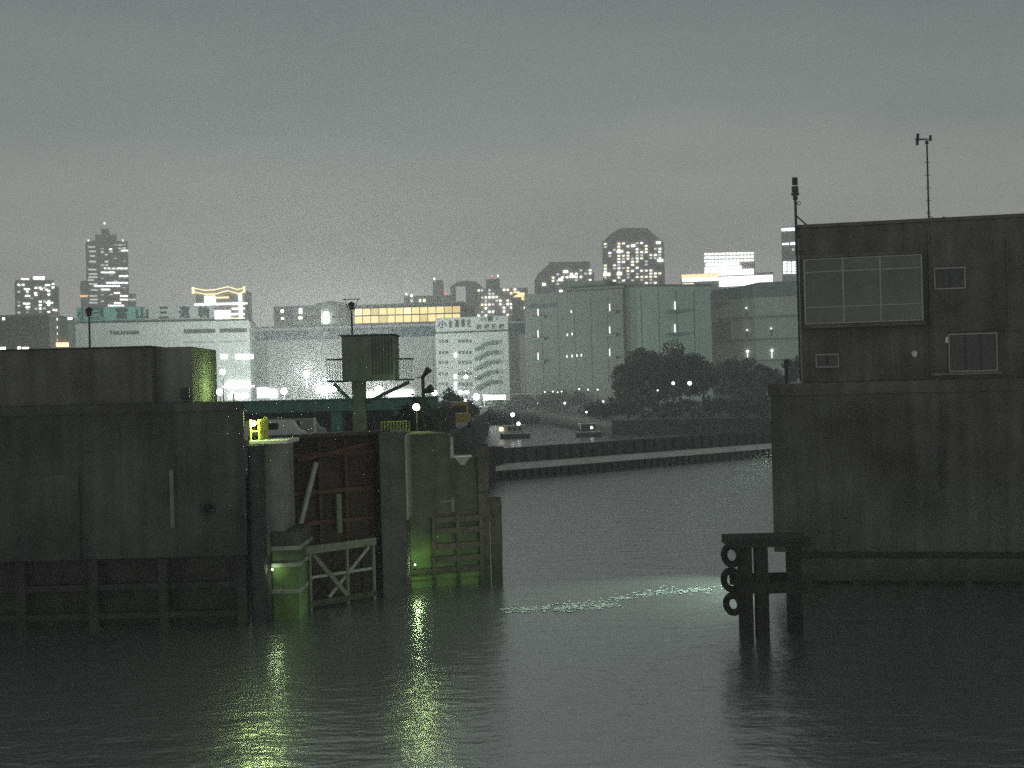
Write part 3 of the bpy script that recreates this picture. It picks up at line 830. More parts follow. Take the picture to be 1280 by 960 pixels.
WHT = mat('white cladding', (0.80, 0.82, 0.77), 0.7, 0.06, 0.05, streak=0.12)
WHT2 = mat('off white cladding', (0.55, 0.60, 0.56), 0.7, 0.08, 0.05, streak=0.15)
GRNW = mat('grey green cladding', (0.15, 0.165, 0.148), 0.8, 0.1, 0.08, streak=0.15)
GRNL = mat('light green cladding', (0.34, 0.46, 0.41), 0.8, 0.1, 0.08, streak=0.15)
GRYW = mat('warm grey cladding', (0.36, 0.40, 0.37), 0.8, 0.1, 0.08, streak=0.15)
BLUE = mat('blue fascia', (0.015, 0.10, 0.15), 0.6, 0.15, 0.1)
ROOFM = mat('dull green roof', (0.12, 0.18, 0.16), 0.8, 0.1, 0.1)
SIGNT = mat('pale teal sign', (0.16, 0.42, 0.34), 0.6, 0.1, 0.1)
DKW = mat('dark block cladding', (0.10, 0.11, 0.10), 0.85, 0.15, 0.1)
WIN_D = mat('far dark window', (0.05, 0.07, 0.065), 0.4, 0.2, 0.4)

# left dark block
F = Facade(-120, 300, 62, 300, 4.4, 420)
T = F.thing('low_office_block', 'low dark office block behind the pier hut with small lit windows', 'building')
h = F.uv(30, 396)[1]
MB().box(0, 0, 0, F.w, 18, h).build('wall', DKW, T)
MB().box(-0.3, -0.3, h + .003, F.w + .3, 18.3, h + 0.5).build('roof', ROOFM, T)
for (x0, y0, x1, y1) in ((3, 397, 6, 400), (0, 434, 7, 437), (22, 433.5, 26, 437), (28, 434, 36, 437), (10, 410, 15, 413), (30, 411, 36, 414), (44, 418, 50, 421)):
    F.rect(T, 'window', G_COOL if y0 > 430 else (G_WARM if x0 < 5 else WIN_D), x0, y0, x1, y1)
F2 = Facade(62, 305, 86, 306, 4.4, 420)
T = F2.thing('stair_tower', 'narrow stair tower with a column of warm lights beside the low block', 'building')
h = F2.uv(74, 396)[1]
MB().box(0, 0, 0, F2.w, 8, h).build('wall', DKW, T)
for py in (398, 408, 416, 424):
    F2.rect(T, 'stair_light', G_WARM, 67.5, py, 72, py + 2.5, proud=0.4)
F2.rect(T, 'stair_light', G_WARM, 57.5, 396.5, 60, 398.5, proud=0.4)
F2.rect(T, 'stair_light', G_COOL, 85, 397, 90, 399.5, proud=0.4)
F2.rect(T, 'canopy_light', G_ORANGE, 62, 428.5, 86, 433.5, proud=1.2)

# building with the teal roof sign
F = Facade(88, 330, 312, 336, 4.4, 420)
T = F.thing('signed_warehouse', 'pale warehouse with a long teal rooftop sign of big characters', 'building')
h = F.uv(200, 402.5)[1]
MB().box(0, 0, 0, F.w, 24, h).build('wall', WHT2, T)
MB().box(-0.2, -0.25, h + .003, F.w + .2, 24, h + 0.45).build('roof_edge', BLACKP, T)
def band(F, T, name, material, x0, x1, ytop, ybot, y0=0.5, y1=0.9):
    xm = (x0 + x1) / 2
    ua = F.uv(x0, (ytop + ybot) / 2)[0]; ub = F.uv(x1, (ytop + ybot) / 2)[0]
    zt = F.uv(xm, ytop)[1]; zb = F.uv(xm, ybot)[1]
    return piece(name, material, T, ua, y0, zb, ub, y1, zt), ua, ub, zb, zt
band(F, T, 'sign_board', SIGNT, 95, 180, 383.5, 401)
band(F, T, 'sign_board', mat('pale grey sign', (0.42, 0.47, 0.44), 0.6, 0.1, 0.1), 180.3, 268, 382, 400)
for (x0, x1, ch) in ((97, 109, '小'), (111, 129, '園'), (145, 159, '富'), (170, 185, '山'), (199, 210, '三'), (224, 237, '運'), (248, 262, '輸')):
    ua, zb = F.uv(x0, 399.5 - (x0 - 97) * 0.012); ub, zt = F.uv(x1, 384.5 - (x0 - 97) * 0.012)
    text_part(ch, BLACKP, T, ua, 0.38, zb, zt - zb, ub - ua, 'sign_character')
ua, zb = F.uv(137, 419); ub, zt = F.uv(175, 413)
text_part('TAKAHAMA', BLACKP, T, ua, -0.1, zb, zt - zb, ub - ua)
for (x0, x1) in ((230, 269), (275, 309)):
    F.rect(T, 'louvre_strip', WIN_D, x0, 411.5 - (x0 - 230) * .02, x1, 416.5 - (x0 - 230) * .02)
    F.rect(T, 'louvre_strip', GRYW, x0, 427 - (x0 - 230) * .02, x1, 429 - (x0 - 230) * .02)
for (x0, x1) in ((276, 281), (281.5, 284), (295, 303), (303.5, 317)):
    F.rect(T, 'window', G_BAY, x0, 443, x1, 448.5)
for (x0, x1, y0, y1) in ((283, 312, 477, 481), (278, 318, 482, 484), (285, 310, 493, 497)):
    F.rect(T, 'loading_bay', G_BAY, x0, y0, x1, y1, proud=0.6)
T['label'] = 'pale warehouse with a long teal rooftop sign of big characters'

# white warehouse with blue fascia
F = Facade(272, 385, 662, 378, 4.4, 440)
T = F.thing('blue_band_warehouse', 'long white warehouse with a blue fascia band across the yard', 'building')
h = F.uv(450, 406)[1]
MB().box(0, 0, 0, F.w, 40, h - 0.2).build('wall', WHT, T)
for (x0, x1, ya, yb) in ((318, 400, 413, 425), (400.3, 470, 410.5, 423), (470.3, 545, 408.5, 421), (545.3, 660, 405.5, 418)):
    F.rect(T, 'fascia_panel', BLUE, x0, ya, x1, yb, proud=0.35)
MB().box(-0.4, -0.4, h - 0.195, F.w + .3, 40.3, h + 0.35).build('roof', ROOFM, T)
def word(F, T, txt, x0, x1, y0, y1, m_, y=-0.5):
    ym = (y0 + y1) / 2
    ua = F.uv(x0, ym)[0]; ub = F.uv(x1, ym)[0]
    zt = F.uv((x0 + x1) / 2, y0)[1]; zb = F.uv((x0 + x1) / 2, y1)[1]
    return text_part(txt, m_, T, ua, y, zb, zt - zb, ub - ua)
word(F, T, '大塚商', 384, 412, 413.5, 421, WHITEP)
word(F, T, '東京物流', 443, 490, 411.5, 419, mat('faded sign paint', (0.42, 0.5, 0.5), 0.7))
word(F, T, 'D', 325, 330, 415.5, 423, WHITEP)
F.rect(T, 'side_panel', GRYW, 318, 428, 336, 500, proud=0.2)
for px in (350, 349.5):
    pass
F.rect(T, 'downpipe', GRYW, 333, 440, 334, 490, proud=0.4)
F.rect(T, 'downpipe', GRYW, 349.5, 455, 351, 477, proud=0.4)
F.rect(T, 'entrance_recess', GRYW, 373, 460, 432, 500, proud=0.25)
for (x0, x1, y0, y1) in ((319, 346, 488, 497), (300, 336, 485, 487.5), (500, 516, 488, 499), (486, 509, 488.5, 500), (452, 474, 490, 500)):
    F.rect(T, 'loading_bay', G_BAY, x0, y0, x1, y1, proud=0.6)
F.rect(T, 'panel_joint', GRYW, 541, 424, 541.8, 490, proud=0.3)
F.rect(T, 'side_panel', WHITEP, 639, 420, 659, 467, proud=0.3)

# small office with roof lettering
F = Facade(545, 335, 636, 331, 4.4, 440)
T = F.thing('office_building', 'pale five-storey office with dark roof characters and outside stairs', 'building')
h = F.uv(590, 415)[1]; hp = F.uv(590, 396)[1]
MB().box(0, 0, 0, F.w, 14, h).build('wall', WHT2, T)
MB().box(0.05, 0.05, h + .003, F.w - .05, 0.5, hp).build('sign_board', WHT2, T)
MB().box(-0.25, -0.3, h - 0.15, F.w + .25, -0.003, h + 0.25).build('string_course', BLACKP, T)
for (x0, x1, y0, y1, tx) in ((547, 558.5, 401, 410.5, '小'), (561, 565.5, 400.5, 409.5, '倉'), (568.5, 573.5, 400, 409.5, '運'), (576.5, 581, 398.5, 409, '輸'), (584, 588.5, 398.8, 408.8, '社'),
                             (601, 606.5, 396.6, 400.8, '山'), (609, 616, 395, 402, '富'), (619, 623.5, 396, 400, '士'),
                             (595.5, 602.5, 405.5, 411.5, '新'), (605, 612, 405.3, 411.2, '砂'), (614.5, 620.5, 405, 411, '建'), (623.5, 630.5, 405, 411, '設')):
    word(F, T, tx, x0, x1, y0, y1, BLACKP, -0.06)
for r_, py in enumerate((424.5, 438.5, 451, 465, 478)):
    for (x0, x1) in ((548.5, 551), (552.5, 555), (556.5, 560), (573, 576), (577.5, 580.5), (582, 585), (586.5, 589.5)):
        F.rect(T, 'window', WIN_D, x0, py, x1, py + 4.0, proud=0.08)
for (py0, py1) in ((441.5, 446), (468, 473), (478, 481), (484, 487)):
    vlamp(F, T, 569.5, py0, py1, 2.2, G_SMALL)
for k in range(5):
    y = 429 + k * 12
    ua, za = F.uv(595, y + 9); ub, zb2 = F.uv(611, y)
    MB().bar((ua, -1.0, za), (ub, -1.0, zb2), 1.0, 0.75).build('stair_flight', ROOFM, T)
    ua, za = F.uv(611, y); ub, zb2 = F.uv(622, y + 2.5)
    MB().box(ua, -1.6, za - 0.5, ub, -0.003, za + 0.35).build('stair_landing', ROOFM, T)

# big green warehouse: two blocks
F = Facade(657, 312, 780, 302, 2.4, 440)
T = F.thing('green_warehouse', 'large windowless grey-green warehouse with slim vertical wall lamps', 'building')
h1 = F.uv(690, 366)[1]; h2 = F.uv(740, 358.5)[1]
us_ = F.uv(705, 360)[0]
MB().box(0, 0, 0, F.w, 40, h1).build('wall', GRNW, T)
MB().box(us_, 1.0, h1 + .003, F.w, 39, h2).build('upper_wall', GRNW, T)
pu0 = F.uv(704, 356)[0]; pu1 = F.uv(752, 356)[0]
MB().box(pu0, 3, h2 + .003, pu1, 20, F.uv(728, 352, 3)[1]).build('penthouse', ROOFM, T)
F.rect(T, 'louvre_strip', WIN_D, 661, 380, 696, 385)
for (px, ys) in ((673, (386, 413, 441)), (762.5, (380, 408, 436))):
    for y in ys:
        vlamp(F, T, px, y, y + 9, 0.9, G_DIM)
        F.rect(T, 'balcony', ROOFM, px - 9, y + 9.5, px + 9, y + 13, proud=1.2)
for (px, py) in ((709.5, 417), (715.5, 416), (709, 444), (715.5, 443.5), (721.5, 443), (727, 442.5), (714.5, 388)):
    F.rect(T, 'wall_lamp', G_DIM, px - 0.6, py, px + 0.6, py + 3, proud=0.3)
for k in range(5):
    x = 657 + (k + 1) * 20.5
    F.rect(T, 'panel_joint', GRNW, x - .3, 372, x + .3, 480, proud=0.12)
Fb = Facade(780.2, 304, 890, 309, 2.4, 440)
T = Fb.thing('light_green_warehouse', 'paler green warehouse block adjoining the grey-green one behind the trees', 'building')
h = Fb.uv(835, 358)[1]
MB().box(0.02, 0, 0, Fb.w, 38, h).build('wall', GRNL, T)
MB().box(-0.1, -0.2, h + .003, Fb.w + .1, 38, h + 0.5).build('roof_edge', GRNW, T)
for y in (377, 405.5, 434):
    vlamp(Fb, T, 843.5, y, y + 10, 1.2, G_DIM)
    Fb.rect(T, 'balcony', ROOFM, 832, y + 11, 854, y + 14.5, proud=1.2)
for k in range(4):
    x = 780 + (k + 1) * 22
    Fb.rect(T, 'panel_joint', GRNW, x - .3, 364, x + .3, 470, proud=0.1)

# curved-roof warehouse
F = Facade(890.3, 320, 1040, 312, 2.4, 440)
T = F.thing('curved_roof_warehouse', 'pale warehouse with a low curved dark roof and floor ledges', 'building')
h = F.uv(940, 372)[1]
MB().box(0, 0, 0, F.w, 36, h).build('wall', GRYW, T)
pts = [(-0.2, h + .003), (F.w + 0.2, h + .003)]
prof = []
for (px, py) in ((1040, 349), (1000, 351), (975, 352), (948, 353), (935, 356), (920, 359.5), (890, 363)):
    u, z = F.uv(px, py); prof.append((u, z))
MB().profile(pts + prof, -0.4, 36.4).build('roof', ROOFM, T)
for y in (395, 423, 449.5):
    F.rect(T, 'floor_ledge', ROOFM, 895, y, 1035, y + 1.3, proud=0.9)
for (px, y) in ((933, 384), (934, 411.5), (964, 409.5), (934.5, 438), (965, 437)):
    F.rect(T, 'wall_lamp', G_DIM if y < 430 else G_SMALL, px - 1, y, px + 1, y + 2.2, proud=0.4)
    F.rect(T, 'lamp_post', ROOFM if y < 430 else G_DIM, px - 0.6, y + 2.4, px + .6, y + 10.5, proud=0.4)
F.rect(T, 'roller_door', GRNW, 892, 402, 913, 424, proud=0.15)
F.rect(T, 'roller_door', GRNW, 892, 378, 912, 381, proud=0.15)
F.rect(T, 'roller_door', GRNW, 892, 382.5, 904, 385, proud=0.15)

# gold-lit parking deck and blocks above the blue band warehouse
F = Facade(442, 470, 578, 465, 4.4, 395)
T = F.thing('parking_deck', 'golden lit open parking deck above the white warehouse roof', 'building')
h = F.uv(510, 381)[1]
MB().box(0, 0.3, 0, F.w, 30, h).build('wall', DKW, T)
for r_, (y0, y1) in enumerate(((385, 393), (394.5, 403))):
    for k in range(13):
        x0 = 443.5 + k * 10.2
        dy = -(x0 - 443) * 0.028 + 1.2
        F.rect(T, 'lit_opening', random.choice((G_GOLD, G_GOLD, G_GOLD2, G_GOLD3)), x0, y0 + dy, x0 + 9.2, y1 + dy, proud=0.02, deep=0.2, inset=0.28)
MB().box(-0.3, -0.2, h + .003, F.w + .3, 30.3, h + 0.6).build('roof', WHT2, T)

F = Facade(342, 480, 432, 480, 4.4, 390)
T = F.thing('low_rise_block', 'grey stepped low-rise block with rounded roof and few lit windows', 'building')
ha = F.uv(355, 383)[1]; hb = F.uv(385, 382)[1]
u1_ = F.uv(366, 390)[0]; u2_ = F.uv(402, 390)[0]
MB().box(0, 0, 0, u1_, 16, ha).build('wall', DKW, T)
MB().box(u1_ + .01, -1, 0, u2_, 16, hb).build('front_wall', WHT2, T)
prof = [F.uv(px, py) for (px, py) in ((432, 379), (424, 377), (412, 376), (402, 378), (392, 379.5))]
MB().profile([(u2_ - 3, 0), (F.w, 0)] + prof, 1.0, 15).build('curved_wall', GRYW, T)
for (x0, y0, x1, y1, m_) in ((351, 387, 354.5, 391, G_WARM), (351.5, 397, 355, 399, G_COOL), (374.5, 386, 378, 392, G_COOL), (374, 396, 379, 399, G_WARM), (385, 386, 396, 388.5, WIN_D), (378, 394, 400, 399, WIN_D), (404.5, 390, 411, 404, G_COOL), (416, 395, 420, 398, WIN_D)):
    F.rect(T, 'window', m_, x0, y0, x1, y1, proud=1.2 if x0 > 366 else 0.2)

# ------------------------------------------------------------------ far towers
TWR = mat('hazy tower cladding', (0.34, 0.34, 0.32), 0.7, 0.15, 0.02)
TWR2 = mat('pale tower cladding', (0.42, 0.42, 0.40), 0.7, 0.15, 0.02)
def tower(name, label, pxL, pxR, Y, blocks, wins, body=TWR, beacons=(), prof=None, deep=30):
    F = Facade(pxL, Y, pxR, Y * (1 - (pxL + pxR - 1280) / 3200 * (pxR - pxL) / FPX), 3.5, 370)
    T = F.thing(name, label, 'tower')
    for i, (x0, x1, yt) in enumerate(blocks):
        ua = F.uv(x0, yt + 10)[0]; ub = F.uv(x1, yt + 10)[0]; zt = F.uv((x0 + x1) / 2, yt)[1]
        MB().box(ua, i * 0.6, 0, ub, (deep - i * 0.6) if i < 3 else 14 - i, zt).build('shaft', body, T)
    if prof:
        pts = [F.uv(px, py) for px, py in prof]
        MB().profile([(pts[0][0], 0.0)] + pts + [(pts[-1][0], 0.0)][::1], 0.3, deep).build('shaft', body, T)
    for (x0, y0, x1, y1, m_) in wins:
        F.rect(T, 'window', m_, x0, y0, x1, y1, proud=0.5, deep=0.6)
    for (px, py, m_) in beacons:
        F.rect(T, 'beacon', m_, px - 1.0, py - 1.0, px + 1.0, py + 1.2, proud=1.0, deep=1.0)
        u, z = F.uv(px, py + 1.2)
    return F, T
def grid(x0, x1, y0, y1, nx, ny, p, seed, wf=0.6, hf=0.5, mats=(G_COOL, G_DIM, G_WARM), slope=0.026):
    rnd = random.Random(seed); o = []
    for j in range(ny):
        i = 0
        while i < nx:
            if rnd.random() < p:
                run = 1
                dx = (x1 - x0) / nx; dy = (y1 - y0) / ny
                xa = x0 + i * dx; ya = y0 + j * dy - (xa - x0) * slope
                o.append((xa, ya, xa + dx * run * wf, ya + dy * hf, rnd.choice(mats)))
            i += 1
    return o
z1 = lambda L, sx, ox, oy, m_: [(ox + a / sx, oy + y / sx - 0.9, ox + b / sx, oy + y / sx + 0.9, m_) for (a, b, y) in L]
wB = z1([(440, 475, 195), (446, 480, 217), (450, 475, 240), (446, 480, 268), (440, 482, 308), (445, 485, 330), (443, 488, 346), (440, 470, 360), (445, 488, 380), (455, 490, 410), (448, 485, 440), (450, 488, 458), (446, 486, 474)], 4, 0, 260, G_DIM)
wB += z1([(520, 637, 302), (505, 575, 322), (595, 640, 340), (530, 640, 374), (470, 600, 390), (505, 550, 408), (570, 600, 425), (600, 640, 440), (600, 640, 458), (570, 605, 475), (540, 620, 488), (605, 640, 213)], 4, 0, 260, G_COOL)
wB += z1([(524, 538, 233), (524, 540, 268), (526, 540, 285), (645, 678, 458)], 4, 0, 260, G_DIM) + z1([(545, 560, 206)], 4, 0, 260, G_COOL) + z1([(400, 440, 440)], 4, 0, 260, G_ORANGE)
wB += grid(126, 159, 306, 380, 6, 18, 0.3, 17, 0.7, 0.4, (G_DIM, G_DIM2))
tower('spired_tower', 'tall stepped office tower with a pointed crown and banded lit floors', 101, 170, 1100,
      [(107.5, 160, 301), (101, 112, 351), (155, 170, 367), (119.5, 146, 293), (127, 137, 285.5)], wB, beacons=((110.5, 300.5, G_WARM), (153.5, 300.5, G_WARM), (130.7, 279, G_COOL)))
wA = z1([(105, 145, 355), (165, 225, 346), (168, 222, 354), (120, 150, 406), (125, 150, 440), (115, 150, 478), (128, 150, 495), (200, 214, 406), (225, 250, 386), (225, 240, 408), (170, 186, 425), (230, 265, 474), (264, 286, 511)], 4, 0, 260, G_COOL)
wA += grid(22, 70, 355, 394, 9, 9, 0.4, 3, mats=(G_DIM, G_DIM2, G_COOL))
tower('rounded_apartment_tower', 'squat hazy tower with bright top floor left of the spired one', 18, 75, 950,
      [(20, 68, 350), (40, 58, 344.5), (60, 74, 358)], wA)
# gold outlined building
F = Facade(240, 640, 308, 640, 4.4, 380)
T = F.thing('outlined_hall', 'white lit hall traced with golden roof lights', 'building')
MB().box(F.uv(245, 385)[0], 0, 0, F.uv(305, 385)[0], 20, F.uv(275, 363)[1]).build('wall', TWR2, T)
pl = [(241, 360), (256, 363), (268, 362.5), (285, 358.5), (297, 362), (306, 360)]
for i in range(5):
    (xa_, ya_), (xb_, yb_) = pl[i], pl[i + 1]
    for dy in (0, 5.5 if i != 0 else 5):
        a_ = F.uv(xa_, ya_ + dy * (1.0 if i % 2 == 0 else 0.9)); c_ = F.uv(xb_, yb_ + dy * 0.9)
        MB().bar((a_[0], -0.8, a_[1]), (c_[0], -0.8, c_[1]), 0.5).build('roof_light', G_GOLDT, T)
for (x0, y0, x1, y1, m_) in ((240, 359, 243, 367, G_GOLDT), (304, 358, 306.5, 366, G_GOLDT), (299, 367, 302.5, 401, G_BAY), (243, 379, 309, 381, G_COOL), (256, 370, 269, 379, G_BAY), (268, 388, 288, 400, G_BAY), (270, 371, 286, 373, G_GOLDT),
                         (290, 385, 306, 386.5, G_COOL), (288, 392, 306, 393.5, G_COOL), (262, 400.5, 309, 402.5, G_COOL), (288, 397, 306, 398.5, G_GOLDT)):
    F.rect(T, 'lit_panel', m_, x0, y0, x1, y1, proud=0.5)

wE = grid(755, 829, 304, 358, 13, 14, 0.47, 11, 0.55, 0.45)
wE += [(771, 313, 779, 315.5, G_COOL), (789, 305.5, 794, 308.5, G_COOL), (820, 302, 826, 304.5, G_COOL), (822, 324, 829, 327, G_COOL), (771, 340, 777.5, 344, G_WARM), (754, 341, 763, 345, G_WARM)]
tower('chamfered_apartment_tower', 'broad apartment tower with sloped shoulders and scattered lit windows', 752, 830, 950,
      [], wE, prof=[(830, 303), (820, 295), (809, 285), (776, 285), (764, 292), (752.5, 303)][::-1])
wF = grid(690, 742, 338, 362, 9, 6, 0.3, 5, 0.5, 0.5) + [(704, 338, 710, 341, G_COOL), (698, 348, 703, 351, G_COOL), (712, 344, 718, 347, G_COOL), (678, 354, 682, 357, G_COOL), (699, 362.5, 703, 365, G_COOL)]
tower('sloped_apartment_tower', 'lower hazy apartment tower with a slanting left side', 668, 743, 900, [(738, 743, 340)], wF,
      prof=[(668, 352), (672, 343), (686, 330), (686, 327.5), (738, 326.5), (738, 345)])
# bright hall complex
wH = []
for r_, y in enumerate((316.5, 321, 325.5)):
    for k in range(14):
        x = 880.5 + k * 4.5
        wH.append((x, y - (x - 880) * .022, x + 3.2, y + 2.0 - (x - 880) * .022, G_COOL))
for (x0, x1, y) in ((882, 924, 330), (881, 927, 334.5), (880.5, 942, 338.5), (898, 942, 342)):
    wH.append((x0, y - 1.2, x1, y + 1.5, G_BAY))
wH += [(852, 342.5, 898, 346.5, G_GOLDT), (853, 347, 898, 351.5, G_BAY), (853, 354.5, 867, 356, G_WARM), (899, 345, 966, 357, G_BAY)]
tower('bright_hall', 'blazing white office hall with rows of lit floors behind the warehouses', 851, 967, 800, [(851, 967, 342.5), (880, 943.5, 316)], wH, body=TWR2, deep=24)
wR = [(977, 285, 996, 288.5, G_BAY), (978, 304, 986, 306, G_COOL), (988, 303, 994, 306, G_COOL), (990, 311, 993, 313, G_DIM)]
for j in range(5):
    wR += [(979 + k * 5.5, 327 + j * 3.2, 983.3 + k * 5.5, 329.2 + j * 3.2, G_COOL) for k in range(5)]
tower('slim_office_tower', 'slim office tower with bright top and lower floors beside the control building', 976.5, 1012, 1000, [(976.5, 1012, 283)], wR, body=TWR2)
# far apartment blocks above the office building
wG = grid(597, 656, 362, 398, 13, 8, 0.42, 21, 0.55, 0.45) + grid(508, 545, 368, 381, 7, 2, 0.4, 22, 0.5, 0.5)
tower('distant_apartment_block', 'distant low apartment block with many scattered lights', 505, 660, 780, [(505, 598, 369), (598, 660, 360), (541, 554, 350)], wG,
      beacons=((543, 348.5, G_WARM), (557.5, 367, G_RED), (508, 367.5, G_WARM)))
tower('domed_block', 'rounded dark roof block behind the distant apartments', 562, 626, 860, [(608, 625, 348.5)], [], prof=[(563, 358), (572, 352), (582, 350.5), (596, 352), (604, 360)], beacons=((622.5, 344.5, G_WARM), (615, 345, G_RED)))
tower('orange_lit_plaza', 'low block glowing orange at the edge of the green warehouse', 640, 664, 700, [(640, 664, 372)], [(642, 364.5, 648, 366, G_ORANGE), (644, 369, 650, 371, G_ORANGE), (647, 366, 656, 371, G_ORANGE), (652, 372, 657, 375, G_ORANGE), (655, 383.5, 660, 386, G_COOL)])
F = Facade(570, 600, 582, 600, 4.4, 370)
T = F.thing('white_sign_tower', 'plain white rectangular sign tower above the parking deck', 'sign tower')
MB().box(0, 0, F.uv(576, 380)[1], F.w, 2.5, F.uv(576, 358)[1]).build('sign_board', glow('pale backlit board', (0.9, 0.92, 0.9), 0.35), T)
MB().box(F.w * .3, 0.4, 0, F.w * .7, 2.0, F.uv(576, 380)[1] - .003).build('mast', WHT2, T)

# ------------------------------------------------------------------ lamps
LAMP_W = 2600
def lamp_mast(px, py, Y, rpx, label, power=0, ground=4.4, group=None, name='floodlight_mast', heads=3, mat_=None, color=(0.93, 1.0, 0.96)):
    p = at(px, py, Y)
    T = thing(name, label, 'street lamp', (p.x, Y, ground), 0, group)
    h = p.z - ground
    r = rpx * 0.78 * Y / FPX
    MB().cyl((0, 0.25, 0), (0, 0.25, max(0.4, h - 0.1)), 0.11, 0.07, 10).build('pole', STEEL_DK, T)
    if heads > 1:
        MB().box(-r * 1.15, 0.1, h - 0.08, r * 1.15, 0.26, h + 0.08).build('cross_arm', STEEL_GRY, T)
        for k in range(heads):
            x = -r + 2 * r * k / (heads - 1)
            hd = MB().cyl((x, 0.1, h), (x, -0.25, h - 0.06), r * min(0.42, 1.1 / heads), r * min(0.55, 1.3 / heads), 14).build('lamp_housing', STEEL_GRY, T)
            MB().ball((x, -0.26, h - 0.06), r * min(0.52, 1.5 / heads), 12, 6).build('lens', mat_ or G_LAMP, hd)
    else:
        hd = MB().cyl((0, 0.25, h), (0, 0.0, h + r * 0.5), r * 0.7, r * 0.8, 12).build('lamp_housing', STEEL_GRY, T)
        MB().ball((0, -0.05, h), r, 12, 8).build('lens', mat_ or G_LAMP, hd)
    if power:
        ld = bpy.data.lights.new('lamp_light', 'POINT')
        ld.energy = power; ld.color = color; ld.shadow_soft_size = 0.35
        lo = bpy.data.objects.new('lamp_light', ld)
        COL.objects.link(lo)
        lo.parent = T
        lo.location = (0, -r - 0.9, h + 0.1)
    return T
lamp_mast(408, 486, 255, 13.0, 'brightest five-headed floodlight mast in the yard beside the gauge house', 75000, heads=5)
lamp_mast(383, 467, 300, 4.6, 'tall single floodlight up near the white warehouse wall', 40000, heads=1)
lamp_mast(355, 489, 320, 4.8, 'white lamp before the lit loading bays of the warehouse', 14000, heads=1)
lamp_mast(473.5, 487, 240, 5.6, 'white yard lamp just right of the gauge house column', 40000, heads=1)
lamp_mast(543, 491, 230, 4.0, 'thin yard lamp between loudspeaker post and bushes', 1200, heads=1)
lamp_mast(579.5, 490, 300, 5.5, 'bright twin lamp at the foot of the office building', 3500, heads=2)
lamp_mast(595.5, 496, 300, 4.8, 'single bright lamp right of the office entrance', 1500, heads=1)
lamp_mast(582.5, 471, 325, 2.8, 'small high lamp on the front of the office building', 500, heads=1)
lamp_mast(278, 465, 200, 4.2, 'small star-bright lamp next to the end wall of the hut', 1500, heads=1)
lamp_mast(274.5, 490, 150, 4.6, 'fat white lamp low behind the end of the hut', 900, heads=1)
for (px, py) in ((841.5, 479), (862, 479)):
    lamp_mast(px, py, 222 if px < 850 else 221, 2.4 if px < 850 else 3.2, 'bright path lamp in front of the big dark trees', 0, 2.4, 'path lamps before the trees', 'street_lamp', 1, G_SMALL)
for (px, py, rr) in ((672.5, 504.5, 1.2), (706, 504, 1.7), (754, 502, 1.5), (822, 488, 1.1), (681, 490, 1.0), (691, 489.5, 1.0), (702, 489.5, 1.0), (724, 486.5, 1.2), (735, 487, 1.0), (747, 487, 1.0), (697, 490.5, .8)):
    lamp_mast(px, py, 305 if px < 700 else 298 if px < 800 else 224, rr, 'small low white lamp set in front of the hedge' if py > 500 else 'lone small lamp under the left side of the big tree' if px > 800 else 'small white lamp in the row above the hedge', 0, 2.4, 'small lamps along the hedge', 'street_lamp', 1, G_SMALL)
F = None
bl_ = at(615, 497, 300)
T = thing('lit_canopy', 'long glowing white canopy low beside the office building', 'canopy', (bl_.x, 300, 4.4))
MB().box(-2.0, 0, bl_.z - 4.4 - 0.5, 3.2, 1.5, bl_.z - 4.4 + 0.55).build('light_panel', G_BAY, T)
for s_ in (-1.8, 3.0):
    MB().cyl((s_, 0.7, 0), (s_, 0.7, bl_.z - 4.4 - .5), 0.12).build('post', STEEL_GRY, T)
MB().box(-2.3, -0.2, bl_.z - 4.4 + .552, 9.5, 1.9, bl_.z - 4.4 + 0.8).build('roof', GRYW, T)

# green lamps on the gate
def bulkhead(px, py, Y, label, power):
    p = at(px, py, Y)
    T = thing('bulkhead_lamp', label, 'lamp', (p.x, Y, p.z))
    MB().box(-0.16, -0.05, -0.04, 0.0, 0.05, 0.04).build('bracket', STEEL_DK, T)
    MB().ball((0.03, 0, 0), 0.04, 10, 6).build('lens', G_SMALL, T)
    MB().torus((0.03, 0, 0), (0, 0, 1), 0.06, 0.008, 12, 5).build('cage', STEEL_DK, T)
    ld = bpy.data.lights.new('lamp_light', 'POINT')
    ld.energy = power; ld.color = (0.72, 1.0, 0.48); ld.shadow_soft_size = 0.06
    lo = bpy.data.objects.new('lamp_light', ld); COL.objects.link(lo)
    lo.parent = T; lo.location = (0.12, -0.14, 0.03)
bulkhead(518, 706, 51.6, 'small greenish bulkhead lamp low beside the weedy wall', 13)
bulkhead(339.5, 712, 45.55, 'small greenish bulkhead lamp between the steel pile and column foot', 5)
def green_lamp(px, py, Y, base, label, power, r_=0.13):
    p = at(px, py, Y)
    T = thing('work_lamp', label, 'lamp', (p.x, Y, base))
    h = p.z - base
    MB().cyl((0, 0.12, 0), (0, 0.12, h), 0.035, n=8).build('pole', STEEL_DK, T)
    MB().cyl((0, 0.14, h + 0.02), (0, -0.02, h), r_ * 0.9, r_ * 1.1, 12).build('housing', STEEL_DK, T)
    MB().ball((0, -0.04, h), r_, 12, 8).build('lens', G_GREEN, T)
    ld = bpy.data.lights.new('lamp_light', 'POINT')
    ld.energy = power; ld.color = (0.66, 1.0, 0.32); ld.shadow_soft_size = 0.22
    lo = bpy.data.objects.new('lamp_light', ld); COL.objects.link(lo)
    lo.parent = T; lo.location = (-0.0, -0.4, h + 0.15)
green_lamp(317, 529, 45.75, 6.44, 'yellow-green work lamp by the landing railing', 120, 0.10)
green_lamp(520.5, 509, 56.0, 4.4, 'greenish work lamp at the foot of the loudspeaker post', 70, 0.15)
